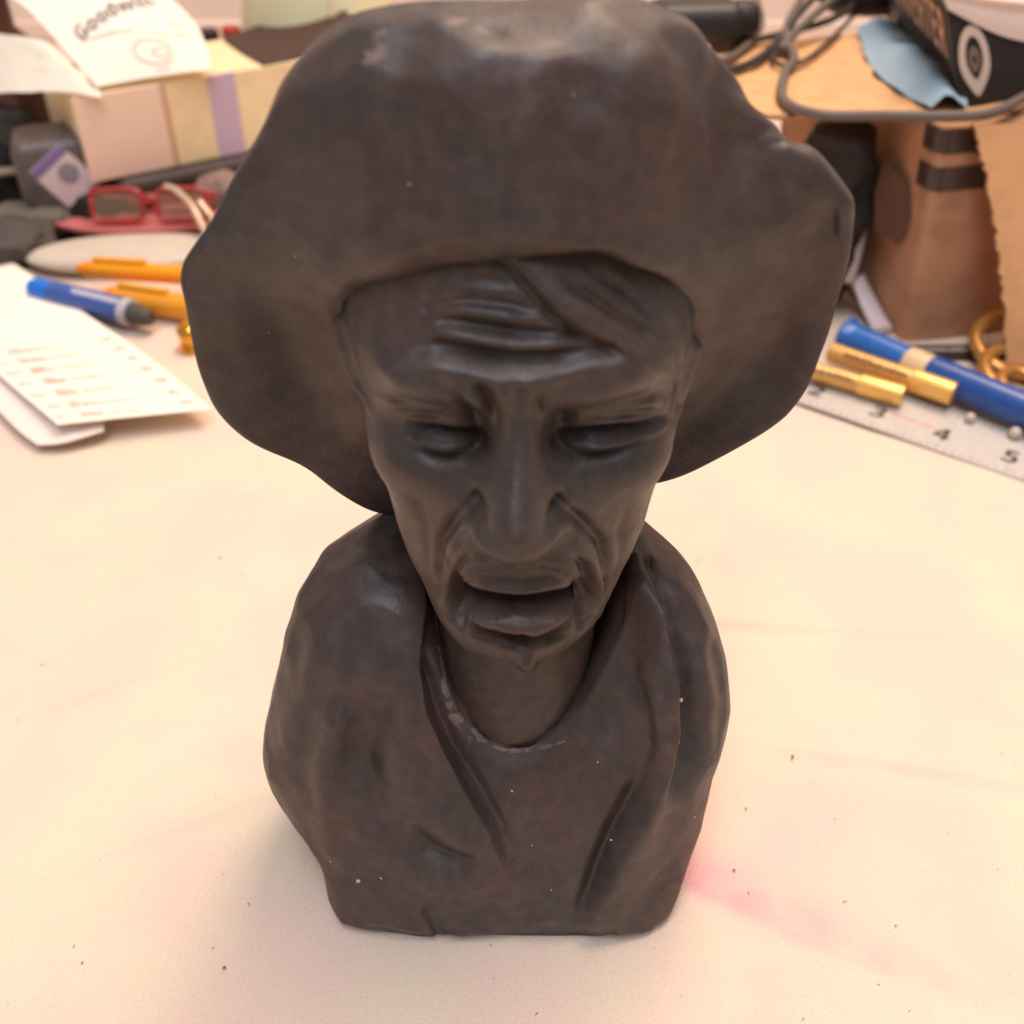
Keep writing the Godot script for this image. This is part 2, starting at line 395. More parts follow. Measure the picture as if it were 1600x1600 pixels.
const HEAD_FINE := [
	["G", [-19.11, 132.97, 9.29, -0.1, 1.1, 1.1], [-15.75, 135.07, 11.1, -0.6, 1.1, 1.1], [-12.09, 136.48, 12.39, -0.6, 1.1, 1.1]],
	["G", [-19.35, 130.39, 9.81, -0.1, 1.3, 1.3], [-16.16, 132.62, 11.89, -0.8, 1.3, 1.3], [-12.12, 134.01, 13.59, -0.8, 1.3, 1.3]],
	["G", [-19.65, 127.09, 9.9, -0.1, 1.5, 1.5], [-15.77, 130.02, 12.71, -0.8, 1.5, 1.5], [-12.48, 131.21, 14.2, -0.9, 1.5, 1.5]],
	["G", [15.95, 130.87, 13.3, -0.3, 1.2, 1.2], [19.27, 129.08, 11.64, -0.7, 1.2, 1.2], [22.97, 124.47, 8.53, -0.2, 1.2, 1.2]],
	["G", [-8.55, 139.9, 11.83, -0.1, 1.1, 1.1], [-3.39, 140.67, 12.54, -0.7, 1.1, 1.1], [0.86, 139.99, 13.09, -0.2, 1.1, 1.1]],
	["G", [-13.92, 135.94, 11.76, -0.13, 1.1, 1.1], [-10.31, 137.34, 12.66, -0.91, 1.1, 1.1], [-5.1, 138.09, 13.65, -1.04, 1.1, 1.1], [-0, 137.67, 14.26, -1.04, 1.1, 1.1], [4.28, 136.47, 14.62, -0.26, 1.1, 1.1]],
	["G", [-13.02, 134.79, 12.84, -0.13, 1.2, 1.2], [-8.6, 135.49, 14.18, -1.43, 1.2, 1.2], [-3.41, 134.93, 15.32, -1.69, 1.29, 1.29], [1.75, 134.21, 15.66, -1.56, 1.29, 1.29], [7.73, 133.91, 15.17, -1.3, 1.2, 1.2], [11.67, 133.95, 14.19, -0.26, 1.1, 1.1]],
	["G", [-12.97, 132.03, 13.83, -0.13, 1.38, 1.38], [-8.63, 131.8, 15.33, -1.95, 1.47, 1.47], [-3.42, 131.1, 16.19, -2.34, 1.56, 1.56], [1.02, 130.72, 16.32, -2.34, 1.56, 1.56], [6.04, 130.79, 16.02, -2.08, 1.56, 1.56], [11.24, 131.51, 14.95, -1.43, 1.38, 1.38], [16.05, 131.67, 13.09, -0.26, 1.2, 1.2]],
	["G", [-12.56, 135.64, 12.63, 0.13, 1.1, 1.1], [-6.82, 136.75, 14.01, 0.65, 1.1, 1.1], [-0.01, 136.23, 14.93, 0.78, 1.1, 1.1], [6, 135.11, 15.01, 0.39, 1.1, 1.1]],
	["G", [-12.57, 133.47, 13.6, 0.13, 1.29, 1.29], [-6.89, 133.6, 15.29, 1.04, 1.29, 1.29], [-0, 132.37, 16.12, 1.04, 1.29, 1.29], [6.89, 132.45, 15.68, 1.04, 1.29, 1.29], [13.87, 132.67, 13.82, 0.26, 1.29, 1.29]],
	["G", [-13.56, 129.94, 13.91, 0.52, 1.66, 1.66], [-8.55, 129.67, 15.6, 1.17, 1.56, 1.56], [-3.46, 128.74, 16.32, 1.17, 1.38, 1.38], [0.88, 128.64, 16.41, 1.04, 1.38, 1.38], [5.13, 128.71, 16.23, 1.17, 1.38, 1.38], [9.47, 129.88, 15.57, 1.17, 1.56, 1.56], [15.37, 130.13, 13.68, 0.91, 1.84, 1.84], [19.65, 128.64, 11.43, 0.26, 1.84, 1.84]],
	["G", [-1.02, 143.53, 11.01, 1.3, 0.64, 7.36], [2.54, 140.4, 12.79, 1.95, 0.64, 7.36], [5.81, 137.02, 14.17, 2.21, 0.64, 7.36], [9.02, 134.56, 14.67, 2.08, 0.64, 6.44], [13, 132.43, 14.2, 1.69, 0.64, 5.52], [17.04, 129.76, 12.92, 1.17, 0.64, 4.6], [22.42, 124.31, 9.11, 0.39, 0.64, 3.68]],
	["G", [-1.18, 143.26, 11.18, -0.65, 0.92, 0.74], [2.2, 140.06, 12.99, -1.17, 0.92, 0.74], [5.45, 136.66, 14.39, -1.17, 0.92, 0.74], [8.6, 134.22, 14.89, -1.04, 0.92, 0.74], [12.8, 132.07, 14.36, -0.65, 0.92, 0.74], [16.56, 129.62, 13.18, -0.26, 0.92, 0.74]],
	["G", [5.76, 140.84, 12.16, -0.13, 0.83, 0.83], [8.98, 138.91, 12.5, -1.3, 0.92, 0.92], [12.97, 136.1, 12.73, -1.43, 0.92, 0.92], [17.5, 132.92, 11.94, -1.17, 0.92, 0.92], [20.86, 129.35, 10.37, -0.26, 0.74, 0.74]],
	["G", [10.25, 140.94, 10.96, -0.13, 0.83, 0.83], [14.27, 138.65, 10.61, -0.65, 0.83, 0.83], [18.45, 134.98, 10.35, -0.65, 0.83, 0.83], [21.26, 131.65, 9.49, -0.13, 0.83, 0.83]],
	["G", [-8, 127.45, 15.79, 0.14, 0.88, 0.88], [-5.57, 126.34, 16.15, 0.98, 0.88, 0.88], [-4.22, 123.87, 16.12, 1.12, 0.88, 0.88], [-3.31, 119.58, 15.73, 0.42, 0.88, 0.88]],
	["G", [-5.56, 128.33, 16.15, -0.14, 0.7, 0.7], [-3.61, 126.37, 16.32, -1.12, 0.7, 0.7], [-2.5, 123.04, 16.11, -1.26, 0.7, 0.7], [-2.01, 119.72, 15.79, -0.42, 0.7, 0.7]],
	["G", [-2.59, 128.07, 16.37, 0.14, 0.79, 0.79], [-1.02, 126.5, 16.4, 1.12, 0.79, 0.79], [-0.48, 123.93, 16.25, 0.84, 0.79, 0.79], [-0.37, 121.3, 15.93, 0.14, 0.79, 0.79]],
	["G", [-9.18, 127.02, 15.55, -0.14, 0.7, 0.7], [-7.22, 125.77, 15.92, -0.84, 0.7, 0.7], [-6.2, 121.21, 15.58, -0.84, 0.7, 0.7], [-5.65, 117.74, 15.56, -0.14, 0.7, 0.7]],
	["G", [3.9, 126.76, 16.32, -0.14, 0.88, 0.88], [3.32, 123.78, 16.18, -1.26, 0.88, 0.88], [3.84, 120.6, 15.78, -0.84, 0.88, 0.88]],
	["G", [0.58, 128.01, 16.42, -0.14, 0.88, 0.88], [0.88, 125.67, 16.39, -0.7, 0.88, 0.88], [0.69, 123, 16.14, -0.28, 0.88, 0.88]],
	["G", [-20.29, 119.31, 8.06, 0.42, 1.41, 1.41], [-16.44, 120.28, 11.79, 1.26, 1.41, 1.41], [-11.29, 121.3, 14.44, 1.12, 1.41, 1.41], [-7.05, 118.78, 15.31, 0.98, 1.41, 1.41], [-3.38, 117.75, 15.77, 0.42, 1.06, 1.06]],
	["G", [7.07, 117.14, 15.5, 0.42, 1.06, 1.06], [10.31, 119.32, 14.85, 0.98, 1.32, 1.32], [15.52, 120.3, 13.22, 1.26, 1.41, 1.41], [20.26, 119.97, 10.33, 1.4, 1.41, 1.41], [22.8, 118.15, 7.62, 0.56, 1.41, 1.41]],
	["G", [-15.78, 116.72, 12.07, -0.42, 0.53, 0.53], [-13, 117.3, 13.59, -1.4, 0.57, 0.57], [-9.35, 117.35, 14.88, -1.96, 0.62, 0.62], [-5.88, 116.27, 15.65, -2.52, 0.79, 0.79], [-4.12, 115.98, 15.88, -1.96, 0.88, 0.88]],
	["G", [-17.15, 117.7, 11.07, 0.28, 0.79, 0.79], [-14.4, 118.56, 12.89, 1.12, 0.79, 0.79], [-10.38, 118.89, 14.54, 0.98, 0.79, 0.79], [-7.09, 117.67, 15.35, 0.28, 0.79, 0.79]],
	["G", [-16.19, 115.26, 11.81, 0.14, 0.79, 0.79], [-13.26, 115.09, 13.6, 1.54, 0.79, 0.79], [-9.82, 114.95, 14.96, 1.68, 0.79, 0.79], [-6.95, 115.06, 15.62, 0.7, 0.79, 0.79]],
	["G", [-15.3, 113.47, 12.52, -0.28, 0.88, 0.88], [-11.69, 113.15, 14.49, -1.4, 0.97, 0.97], [-7.35, 113.79, 15.72, -1.54, 0.97, 0.97], [-4.71, 115.05, 15.94, -1.26, 0.88, 0.88]],
	["G", [6.69, 115.55, 15.72, -1.96, 0.88, 0.88], [8.52, 116.07, 15.38, -2.52, 0.79, 0.79], [12.22, 117.2, 14.4, -1.96, 0.62, 0.62], [16.64, 116.69, 12.6, -1.54, 0.57, 0.57], [20.39, 115.9, 10.02, -1.26, 0.57, 0.57], [23.01, 115.32, 7.1, -0.84, 0.57, 0.57]],
	["G", [9.52, 117.7, 15.05, 0.28, 0.79, 0.79], [12.77, 118.65, 14.18, 1.12, 0.79, 0.79], [17.21, 117.98, 12.26, 1.12, 0.79, 0.79], [20.5, 116.97, 9.94, 0.42, 0.79, 0.79]],
	["G", [9.37, 115.07, 15.32, 0.7, 0.79, 0.79], [12.7, 114.81, 14.44, 1.68, 0.79, 0.79], [16.08, 114.75, 13.01, 1.54, 0.79, 0.79], [20.15, 114.68, 10.23, 0.7, 0.79, 0.79], [22.62, 114.75, 7.59, 0.42, 0.79, 0.79]],
	["G", [7.02, 114.73, 15.78, -1.26, 0.88, 0.88], [9.76, 113.43, 15.45, -1.54, 0.97, 0.97], [14.57, 113.13, 13.88, -1.4, 0.97, 0.97], [18.98, 113.47, 11.23, -0.7, 0.97, 0.97]],
	["G", [-3.51, 109.8, 16.84, -0.45, 1.14, 1.14], [-4.77, 108.54, 16.92, -3.3, 1.23, 1.23], [-5.83, 107.06, 17.02, -2.7, 1.23, 1.23], [-9.37, 101.68, 16.87, -1.8, 1.23, 1.23], [-12.24, 96.83, 15.74, -1.5, 1.14, 1.14], [-12.71, 92.02, 15.19, -1.35, 1.06, 1.06], [-11.81, 88.2, 15.18, -0.9, 0.97, 0.97], [-11.68, 83.42, 13.75, -0.3, 0.88, 0.88]],
	["G", [5.18, 109.4, 16.8, -0.45, 1.14, 1.14], [6.13, 108.02, 16.92, -3.3, 1.23, 1.23], [7.73, 105.93, 17.01, -2.55, 1.23, 1.23], [11.68, 101.23, 16.54, -1.8, 1.23, 1.23], [15.34, 95.61, 14.79, -1.65, 1.14, 1.14], [16.11, 90.7, 13.6, -1.35, 1.06, 1.06], [15.83, 85.39, 11.89, -0.75, 0.97, 0.97]],
	["G", [-5.69, 104.36, 17.5, -0.3, 0.7, 0.7], [-8.7, 97.73, 17.66, -1.2, 0.7, 0.7], [-10.74, 92.7, 16.75, -1.35, 0.7, 0.7], [-11.44, 88.44, 15.57, -0.9, 0.7, 0.7], [-11.83, 84.17, 13.77, -0.15, 0.7, 0.7]],
	["G", [-5.51, 99.15, 18.42, -0.15, 0.62, 0.62], [-7.56, 96.22, 18.24, -0.9, 0.62, 0.62], [-10.08, 90.36, 16.96, -0.9, 0.62, 0.62], [-10.74, 85.42, 15.17, -0.9, 0.62, 0.62], [-10.34, 80.78, 14.93, -0.45, 0.62, 0.62]],
	["G", [-6.68, 100.38, 17.95, 0.3, 0.79, 0.79], [-9.25, 96.19, 17.55, 1.05, 0.79, 0.79], [-11.09, 90.64, 16.31, 1.05, 0.79, 0.79], [-11.28, 83.67, 14.23, 0.75, 0.79, 0.79], [-10.61, 78.99, 14.35, 0.3, 0.79, 0.79]],
	["G", [8.69, 98.35, 17.98, -0.15, 0.7, 0.7], [11.37, 94.15, 17.27, -1.2, 0.7, 0.7], [13.21, 88.57, 15.54, -1.2, 0.7, 0.7], [13.69, 82.38, 13.43, -0.75, 0.7, 0.7], [12.75, 78.54, 13.84, -0.15, 0.7, 0.7]],
	["G", [9.77, 99.28, 17.52, 0.3, 0.79, 0.79], [13.07, 94.3, 16.34, 0.9, 0.79, 0.79], [14.38, 89.1, 14.79, 0.9, 0.79, 0.79], [14.93, 81.87, 11.94, 0.6, 0.79, 0.79], [14.99, 64.64, 0.37, 0.15, 0.79, 0.79]],
	["G", [15.41, 88.92, 13.8, -0.15, 0.7, 0.7], [16.03, 82.91, 10.7, -0.9, 0.7, 0.7], [15.16, 76.81, 9.57, -0.45, 0.7, 0.7]],
	["G", [-0.94, 95.79, 19.41, -0.2, 0.6, 0.6], [-4.19, 94.74, 19.22, -0.6, 0.55, 0.55], [-7.01, 92.19, 18.57, -0.7, 0.55, 0.55], [-10.3, 83.7, 15.14, -0.5, 0.5, 0.5], [-10.39, 79.25, 14.67, -0.2, 0.5, 0.5]],
	["G", [-2.29, 97.23, 19.16, -0.2, 0.6, 0.6], [-5.46, 95.74, 18.89, -0.6, 0.55, 0.55], [-9.04, 90.81, 17.6, -0.7, 0.55, 0.55], [-11.04, 83.75, 14.47, -0.5, 0.5, 0.5]],
	["G", [2.99, 95.74, 19.33, -0.2, 0.6, 0.6], [6.39, 94.58, 18.95, -0.6, 0.55, 0.55], [9.53, 91.76, 18.03, -0.7, 0.55, 0.55], [12.95, 83.33, 14.24, -0.5, 0.5, 0.5], [13.01, 78.15, 13.42, -0.2, 0.5, 0.5]],
	["G", [4.31, 97.06, 19.04, -0.2, 0.6, 0.6], [7.63, 95.45, 18.59, -0.6, 0.55, 0.55], [12.08, 88.78, 16.35, -0.7, 0.55, 0.55], [13.64, 84, 13.74, -0.5, 0.5, 0.5]],
	["G", [-14.63, 104.82, 13.51, -0.1, 1.2, 1.2], [-14.81, 97.5, 13.49, -0.6, 1.2, 1.2], [-14.22, 89.68, 13.16, -0.6, 1.1, 1.1], [-13.52, 80.49, 10.42, -0.2, 1, 1]],
	["G", [18.4, 103.63, 12.1, -0.1, 1.2, 1.2], [18.62, 96.18, 11.59, -0.6, 1.2, 1.2], [17.86, 87.31, 10.15, -0.6, 1.1, 1.1], [16.95, 79.7, 7.79, -0.2, 1, 1]],
	["G", [-9.04, 90.81, 17.6, -1.2, 1, 1], [-10.04, 83.61, 15.34, -1.6, 1.1, 1.1], [-9.14, 81.4, 16.03, -1.2, 1.1, 1.1], [-7.62, 79.37, 17.21, -0.4, 1.1, 1.1]],
	["G", [12.31, 88.01, 16, -1.2, 1, 1], [12.69, 83.28, 14.46, -1.6, 1.1, 1.1], [11.94, 80.73, 15.01, -1.2, 1.1, 1.1], [10.73, 76.93, 15.31, -0.4, 1.1, 1.1]],
	["G", [-6.21, 81.28, 17.9, -0.3, 1, 1], [-1.99, 87.19, 19.13, -0.8, 1, 1], [1.27, 87.27, 19.2, -0.9, 1, 1], [5.68, 80.62, 18.57, -0.8, 1, 1], [8.99, 80.71, 17.11, -0.3, 1, 1]],
	["G", [-6.92, 93.52, 18.61, 0.3, 0.9, 0.9], [-3.68, 93.79, 19.36, 0.6, 0.9, 0.9], [0.96, 93.65, 19.59, 0.7, 0.9, 0.9], [5.8, 93.65, 19.11, 0.6, 0.9, 0.9], [10.53, 91.77, 17.6, 0.3, 0.9, 0.9]],
	["G", [-5.28, 88.23, 18.74, 0.3, 1, 1], [-2.18, 88.84, 19.4, 0.8, 1, 1], [1.34, 88.92, 19.47, 0.9, 1, 1], [4.84, 88.84, 19.1, 0.8, 1, 1], [8.14, 87.67, 18, 0.3, 1, 1]],
	["G", [0.61, 118.44, 15.81, 0.2, 1.3, 1.3], [0.41, 114.04, 16.29, 0.4, 1.5, 1.5], [0.28, 110.42, 16.85, 0.6, 2, 2], [0.46, 108.64, 17.16, 0.7, 2, 2]],
	["G", [1.58, 79.58, 19.52, 0.9, 1.6, 1.6], [2.13, 77.6, 19.38, 2.2, 1.35, 1.35], [2.77, 64.02, 9.28, 1.6, 1.3, 1.3]],
	["G", [-24.44, 128.03, 0.52, 2, 1.6, 1.6], [-24.05, 124.67, 1.99, 2.2, 2, 1.2], [-23.25, 119.46, 2.45, 1.8, 1.6, 1.2], [-21.89, 116.46, 5.02, 0.6, 1.2, 1.2]],
	["G", [26.76, 124.33, 1.3, 2.2, 1.4, 1.8], [26.29, 119.67, 1.03, 2, 1.2, 1.8], [25.81, 114.07, 0.59, 1.2, 1.2, 1.4], [24.33, 111.87, 4.32, 0.3, 1.2, 1.2]],
	["G", [24.09, 126.64, 7.16, -0.8, 0.9, 0.9], [25.05, 119.62, 4.31, -0.8, 0.9, 0.9], [23.89, 114.9, 5.7, -0.3, 0.9, 0.9]],
	["G", [-11.96, 63.14, 2.27, 0.1, 2, 2], [-9.78, 52.56, 5.39, 0.4, 2.5, 2.5], [-7.41, 44.82, 8.22, 0.1, 2, 2]],
]
const TORSO_FINE := [
	["G", [-19.09, 68.92, -8.3, 3, 9, 0.6], [-18.67, 65.81, -1.84, 4.2, 12, 0.55], [-18.02, 58.58, 4.47, 4.6, 14, 0.5], [-16.44, 52.07, 8.18, 4.4, 15, 0.5], [-13.14, 44.66, 12, 3.8, 15, 0.55], [-8.83, 37.57, 15.94, 3.2, 15, 0.55], [-4.36, 29.73, 19.32, 2.6, 14, 0.6], [-1.52, 21.2, 22.17, 1.8, 10, 0.7], [0, 15.04, 23.9, 0.4, 8, 1]],
	["G", [-17.23, 64.84, -2.86, -1.2, 0.5, 1.8], [-16.39, 58.24, 4.08, -1.8, 0.5, 2], [-14.77, 51.87, 7.98, -1.6, 0.5, 2], [-11.71, 45.11, 11.57, -1.3, 0.5, 1.8], [-7.1, 38.27, 15.56, -1.2, 0.5, 1.8], [-2.78, 30.41, 19.07, -1.1, 0.5, 1.6], [0, 21.93, 21.94, -0.7, 0.5, 1.4]],
	["G", [24.86, 70.68, -10.91, 2.6, 6, 0.6], [27.58, 66.4, -1.2, 4.4, 7, 0.5], [29.86, 56.43, 5.72, 5, 7, 0.5], [30.35, 48.53, 9.79, 5, 5, 0.6], [29.19, 40.67, 13.36, 4, 2.6, 1.6], [26.26, 33.28, 16.74, 3.8, 1.6, 4], [23.16, 26.47, 19.25, 3.4, 1.3, 5], [19.7, 18.06, 22.27, 3, 1.3, 7], [16.74, 9.62, 24.82, 1.8, 1.3, 7]],
	["G", [26.04, 71.02, -10.54, -0.6, 0.6, 1.4], [28.79, 66.3, -1.32, -1.2, 0.6, 2], [31.22, 56.29, 5.54, -1.5, 0.6, 2.6], [31.74, 48.29, 9.57, -1.5, 0.6, 3], [31, 39.68, 13.37, -1, 0.8, 3], [28.68, 30.67, 17.04, -0.4, 1, 2]],
	["G", [24.51, 39.34, 14.59, -0.6, 2, 1], [22.86, 34.31, 16.78, -2.2, 2.4, 1], [20.19, 27.68, 19.33, -2.8, 2.4, 1], [17.44, 19.83, 21.99, -2.6, 2.2, 1], [14.88, 12.27, 24.31, -1.8, 1.8, 1], [13.59, 7.07, 25.43, -0.6, 1.6, 1]],
	["G", [22.69, 69.2, -8.91, -0.75, 3, 3], [22.79, 64.52, 0.24, -2.4, 3.5, 3], [22.26, 56.65, 5.87, -2.1, 4, 3], [19.35, 48.88, 10.12, -0.75, 3, 3]],
	["G", [24.02, 58.81, 4.62, 0.6, 0.7, 1.6], [26.28, 52.3, 8.36, 1.3, 0.7, 1.8], [27.03, 45.31, 11.77, 1.2, 0.7, 1.8], [25.55, 37.94, 15.03, 0.4, 0.8, 1.4]],
	["G", [-22.78, 57.97, 5.54, -0.87, 4, 3], [-25.33, 51.46, 9.18, -3.48, 5, 3.5], [-28.09, 41.82, 13.5, -4.13, 5, 4], [-27.29, 32.53, 16.94, -2.39, 4, 4], [-25.17, 24.18, 19.84, -0.65, 4, 4]],
	["G", [-30.28, 54.76, 7.41, 0.65, 3, 2], [-32.72, 48.81, 10.06, 2.17, 3, 2], [-35.18, 39.23, 13.02, 2.17, 3.5, 2.5], [-36.11, 30.73, 15.63, 1.74, 3.5, 3], [-35.95, 19.58, 18.22, 0.65, 3, 3]],
	["G", [-34.18, 59.9, 4.06, -0.3, 2.5, 2.5], [-36.99, 51.59, 7.74, -1.05, 3, 2], [-39.58, 41.83, 10.47, -1.05, 3, 2], [-41.32, 35.83, 11.91, -0.6, 2.5, 2.5]],
	["G", [-28.68, 68.85, -2.07, 0.6, 4, 4], [-33.5, 61.99, 2.82, 1.05, 4, 3], [-38.98, 50.92, 7.15, 0.9, 3, 3], [-43.02, 41.49, 8.61, 0.45, 3, 3]],
	["G", [-19.88, 30.56, 18.44, -0.75, 2.5, 2], [-16.24, 25.45, 20.42, -2.25, 3, 2], [-10.64, 23.4, 21.34, -1.8, 2.5, 2], [-6.26, 24.08, 21.22, -0.45, 2, 2]],
	["G", [-25.17, 24.18, 19.84, 1.2, 5, 4], [-18.97, 19.07, 22.2, 1.5, 5, 4], [-10.16, 16.55, 23.44, 1.35, 4, 4], [-2.21, 14.96, 23.92, 0.75, 4, 4]],
	["G", [-17.17, 36.01, 16.54, 0.75, 3, 3], [-11.16, 29.62, 19.25, 1.35, 3, 3], [-6.26, 25.54, 20.75, 0.9, 3, 3]],
	["G", [7.36, 39.62, 14.8, -0.45, 5, 5], [6.22, 31.06, 18.8, -1.05, 6, 6], [5.04, 22.66, 21.69, -0.75, 5, 5]],
	["G", [34.44, 61.58, 0.67, 0.6, 3, 3], [36.61, 52.6, 5.4, 1.35, 3, 3], [36.81, 43.02, 9.89, 1.35, 3, 3], [34.78, 32.99, 14.31, 0.45, 3, 3]],
	["G", [33.55, 18.8, 17.7, -0.6, 3, 3], [29.85, 11.5, 21.71, -1.5, 3, 3], [26.07, 6.58, 24.41, -0.6, 3, 3]],
	["G", [37.99, 57.81, 0.38, -0.6, 2.5, 2.5], [39.86, 52.48, 2.01, -0.75, 2.5, 2.5]],
]
const HAT_FINE := [
	["G", [-21.57, 136.32, 5.24, -0.5, 2, 2], [-14.15, 140.41, 8.52, 0.6, 2.5, 2.5], [-4.18, 144.22, 12.03, 0.7, 2.5, 2.5], [4.08, 145.69, 13.68, 0.7, 2.5, 2.5], [13.34, 144.65, 12.33, 0.7, 2.5, 2.5], [21.72, 140.23, 8.5, 0.4, 2.5, 2.5]],
	["G", [-12.39, 168.61, 4.93, -0.6, 3, 3], [-13.98, 164.16, 7.86, -0.9, 4, 4], [-15.93, 158.22, 8.56, -0.5, 4, 4]],
	["G", [-3.11, 169.93, 5.82, -0.35, 1, 1], [-1.83, 169.63, 6.38, -0.35, 1, 1]],
	["G", [-7.67, 165.39, 9.69, 0.5, 4, 4], [-3.05, 166.24, 9.94, 0.8, 4, 4], [2.08, 165.3, 10.62, 0.7, 4, 4]],
	["G", [6.2, 167.37, 8.87, -0.5, 4, 4], [7.57, 164.22, 10.72, -0.9, 5, 5], [6.23, 160.13, 12.2, -0.4, 5, 5]],
	["G", [12.31, 168.24, 6.7, 0.6, 4, 4], [15.59, 165.57, 7.66, 0.8, 4, 4], [18.91, 161.88, 7.69, 0.5, 4, 4]],
	["G", [-20.31, 147.09, 7.67, 0.5, 6, 6], [-16.89, 144.5, 9.96, 0.7, 5, 5], [-9.86, 147.51, 12.94, 0.4, 6, 6]],
	["G", [27, 158.62, -0.57, -1, 3, 3], [30.41, 153.18, -1.77, -1.3, 5, 5], [33.92, 146.98, -1.73, -0.9, 6, 6], [36.13, 139.17, -2.43, -0.4, 6, 6]],
	["G", [42.88, 127.47, -7.67, -0.6, 3, 3], [43.04, 119.6, -9.74, -1.2, 4, 4], [41.04, 111.96, -12.61, -0.8, 4, 4]],
	["G", [23.78, 149.63, 5.13, 0.5, 7, 7], [32.55, 135.99, -0.72, 0.6, 7, 7]],
	["G", [-39.86, 134.67, -3.53, 0.4, 5, 5], [-43.67, 123.77, -8.47, 0.6, 6, 6], [-43.69, 109.38, -12.92, 0.4, 6, 6]],
	["G", [-29.39, 142.93, 1.95, -0.6, 6, 6], [-33.24, 132.4, -1.88, -0.9, 6, 6], [-35.17, 115.68, -12.59, -0.6, 6, 6]],
	["G", [26.96, 159.01, -0.73, 0.3, 1.3, 2.5], [31.26, 156.57, -4.04, 1, 1.3, 2.5], [36.11, 153.93, -7.91, 0.8, 1.3, 2.5], [39.05, 152.54, -7.43, 0.2, 1.3, 2.5]],
	["G", [-20.99, 161.67, 4.6, 0.5, 4, 4], [-26.99, 154.53, 2.18, 0.6, 4, 4], [-32.67, 148.32, -0.36, 0.3, 4, 4]],
]
const DUST := [[-12.72, 41.16, 14.08, 0.45], [-10.61, 36.75, 16.34, 0.35], [0, 36.71, 16.36, 0.3], [31.97, 52.45, 7.49, 0.5], [33.96, 53.33, 6.38, 0.35], [34.08, 35.5, 14.02, 0.3], [36.54, 25.21, 14.11, 0.25], [19.34, 26.03, 19.9, 0.3], [-30.91, 14.22, 21.4, 0.55], [-26.09, 16.26, 22.04, 0.35], [-6.53, 18.82, 22.86, 0.3], [-23.06, 47.11, 11.36, 0.3], [11.72, 9.71, 24.99, 0.25], [-36.59, 16.65, 18.43, 0.4], [-38.7, 20.42, 16.8, 0.3], [-16.6, 51.09, 8.73, 0.3], [-9.92, 25.5, 20.69, 0.25], [-13.6, 29.64, 19.15, 0.25], [-19.79, 34.62, 16.95, 0.2], [-5.28, 24.05, 21.25, 0.2], [-40.02, 34.42, 13.02, 0.3], [-41.51, 32.3, 13.05, 0.25], [-36.53, 40.12, 12.29, 0.2], [7.81, 15, 23.87, 0.2], [16.31, 42.01, 13.71, 0.2], [25.41, 47.7, 10.79, 0.2], [3.86, 25.51, 20.79, 0.2], [-2.44, 13.77, 24.2, 0.2], [-28.64, 62.29, 3.03, 0.2], [-24.02, 56.79, 6.27, 0.2], [-34.37, 42.28, 12.16, 0.25], [-33.05, 43.14, 12.18, 0.2], [-12.66, 13.04, 24.26, 0.2], [-21.89, 12.51, 23.77, 0.2], [23.2, 12.07, 23.46, 0.2], [31.91, 44.66, 11.1, 0.2]]
const DUST_HAT := [[-21.05, 138.06, 6.65, 0.3], [-24.91, 124.65, -5.7, 0.22], [27.81, 125.74, -3.6, 0.25], [-31.54, 92.13, -19.03, 0.2], [-12.96, 152.78, 10.94, 0.2], [33.46, 156.35, -7.85, 0.2], [7.37, 163.72, 10.96, 0.15], [-30.85, 138.75, 1.01, 0.15], [35.14, 114.89, -12.08, 0.2], [-39.41, 120.36, -10.7, 0.15]]
const WEAR := [
	[[-15.33, 62.65, -7.02, 0.5], [-14.14, 58.81, -0.3, 0.55], [-12.64, 53.96, 4.91, 0.6], [-10.43, 49.02, 8.4, 0.9], [-7.11, 45.46, 10.25, 1], [-1.89, 43.21, 11.71, 0.8], [3.74, 43.11, 12.08, 0.6], [9.79, 45.09, 11.33, 0.4]],
	[[-13.34, 55.15, 4.44, 0.5], [-11.15, 49.2, 8.64, 1], [-7.57, 45.07, 10.91, 1.1]],
]
const WEAR_HAT := [
	[[-16.04, 168.08, 3.27, 1.5], [-16.75, 166.49, 4.56, 1.7], [-17.52, 165.06, 5.2, 1.2]],
	[[-7.45, 170.1, 4.75, 1.2], [-5.67, 170.57, 4.09, 1.2]],
	[[18.38, 167.59, 3.98, 0.8], [20.61, 166.35, 3.35, 0.8]],
]

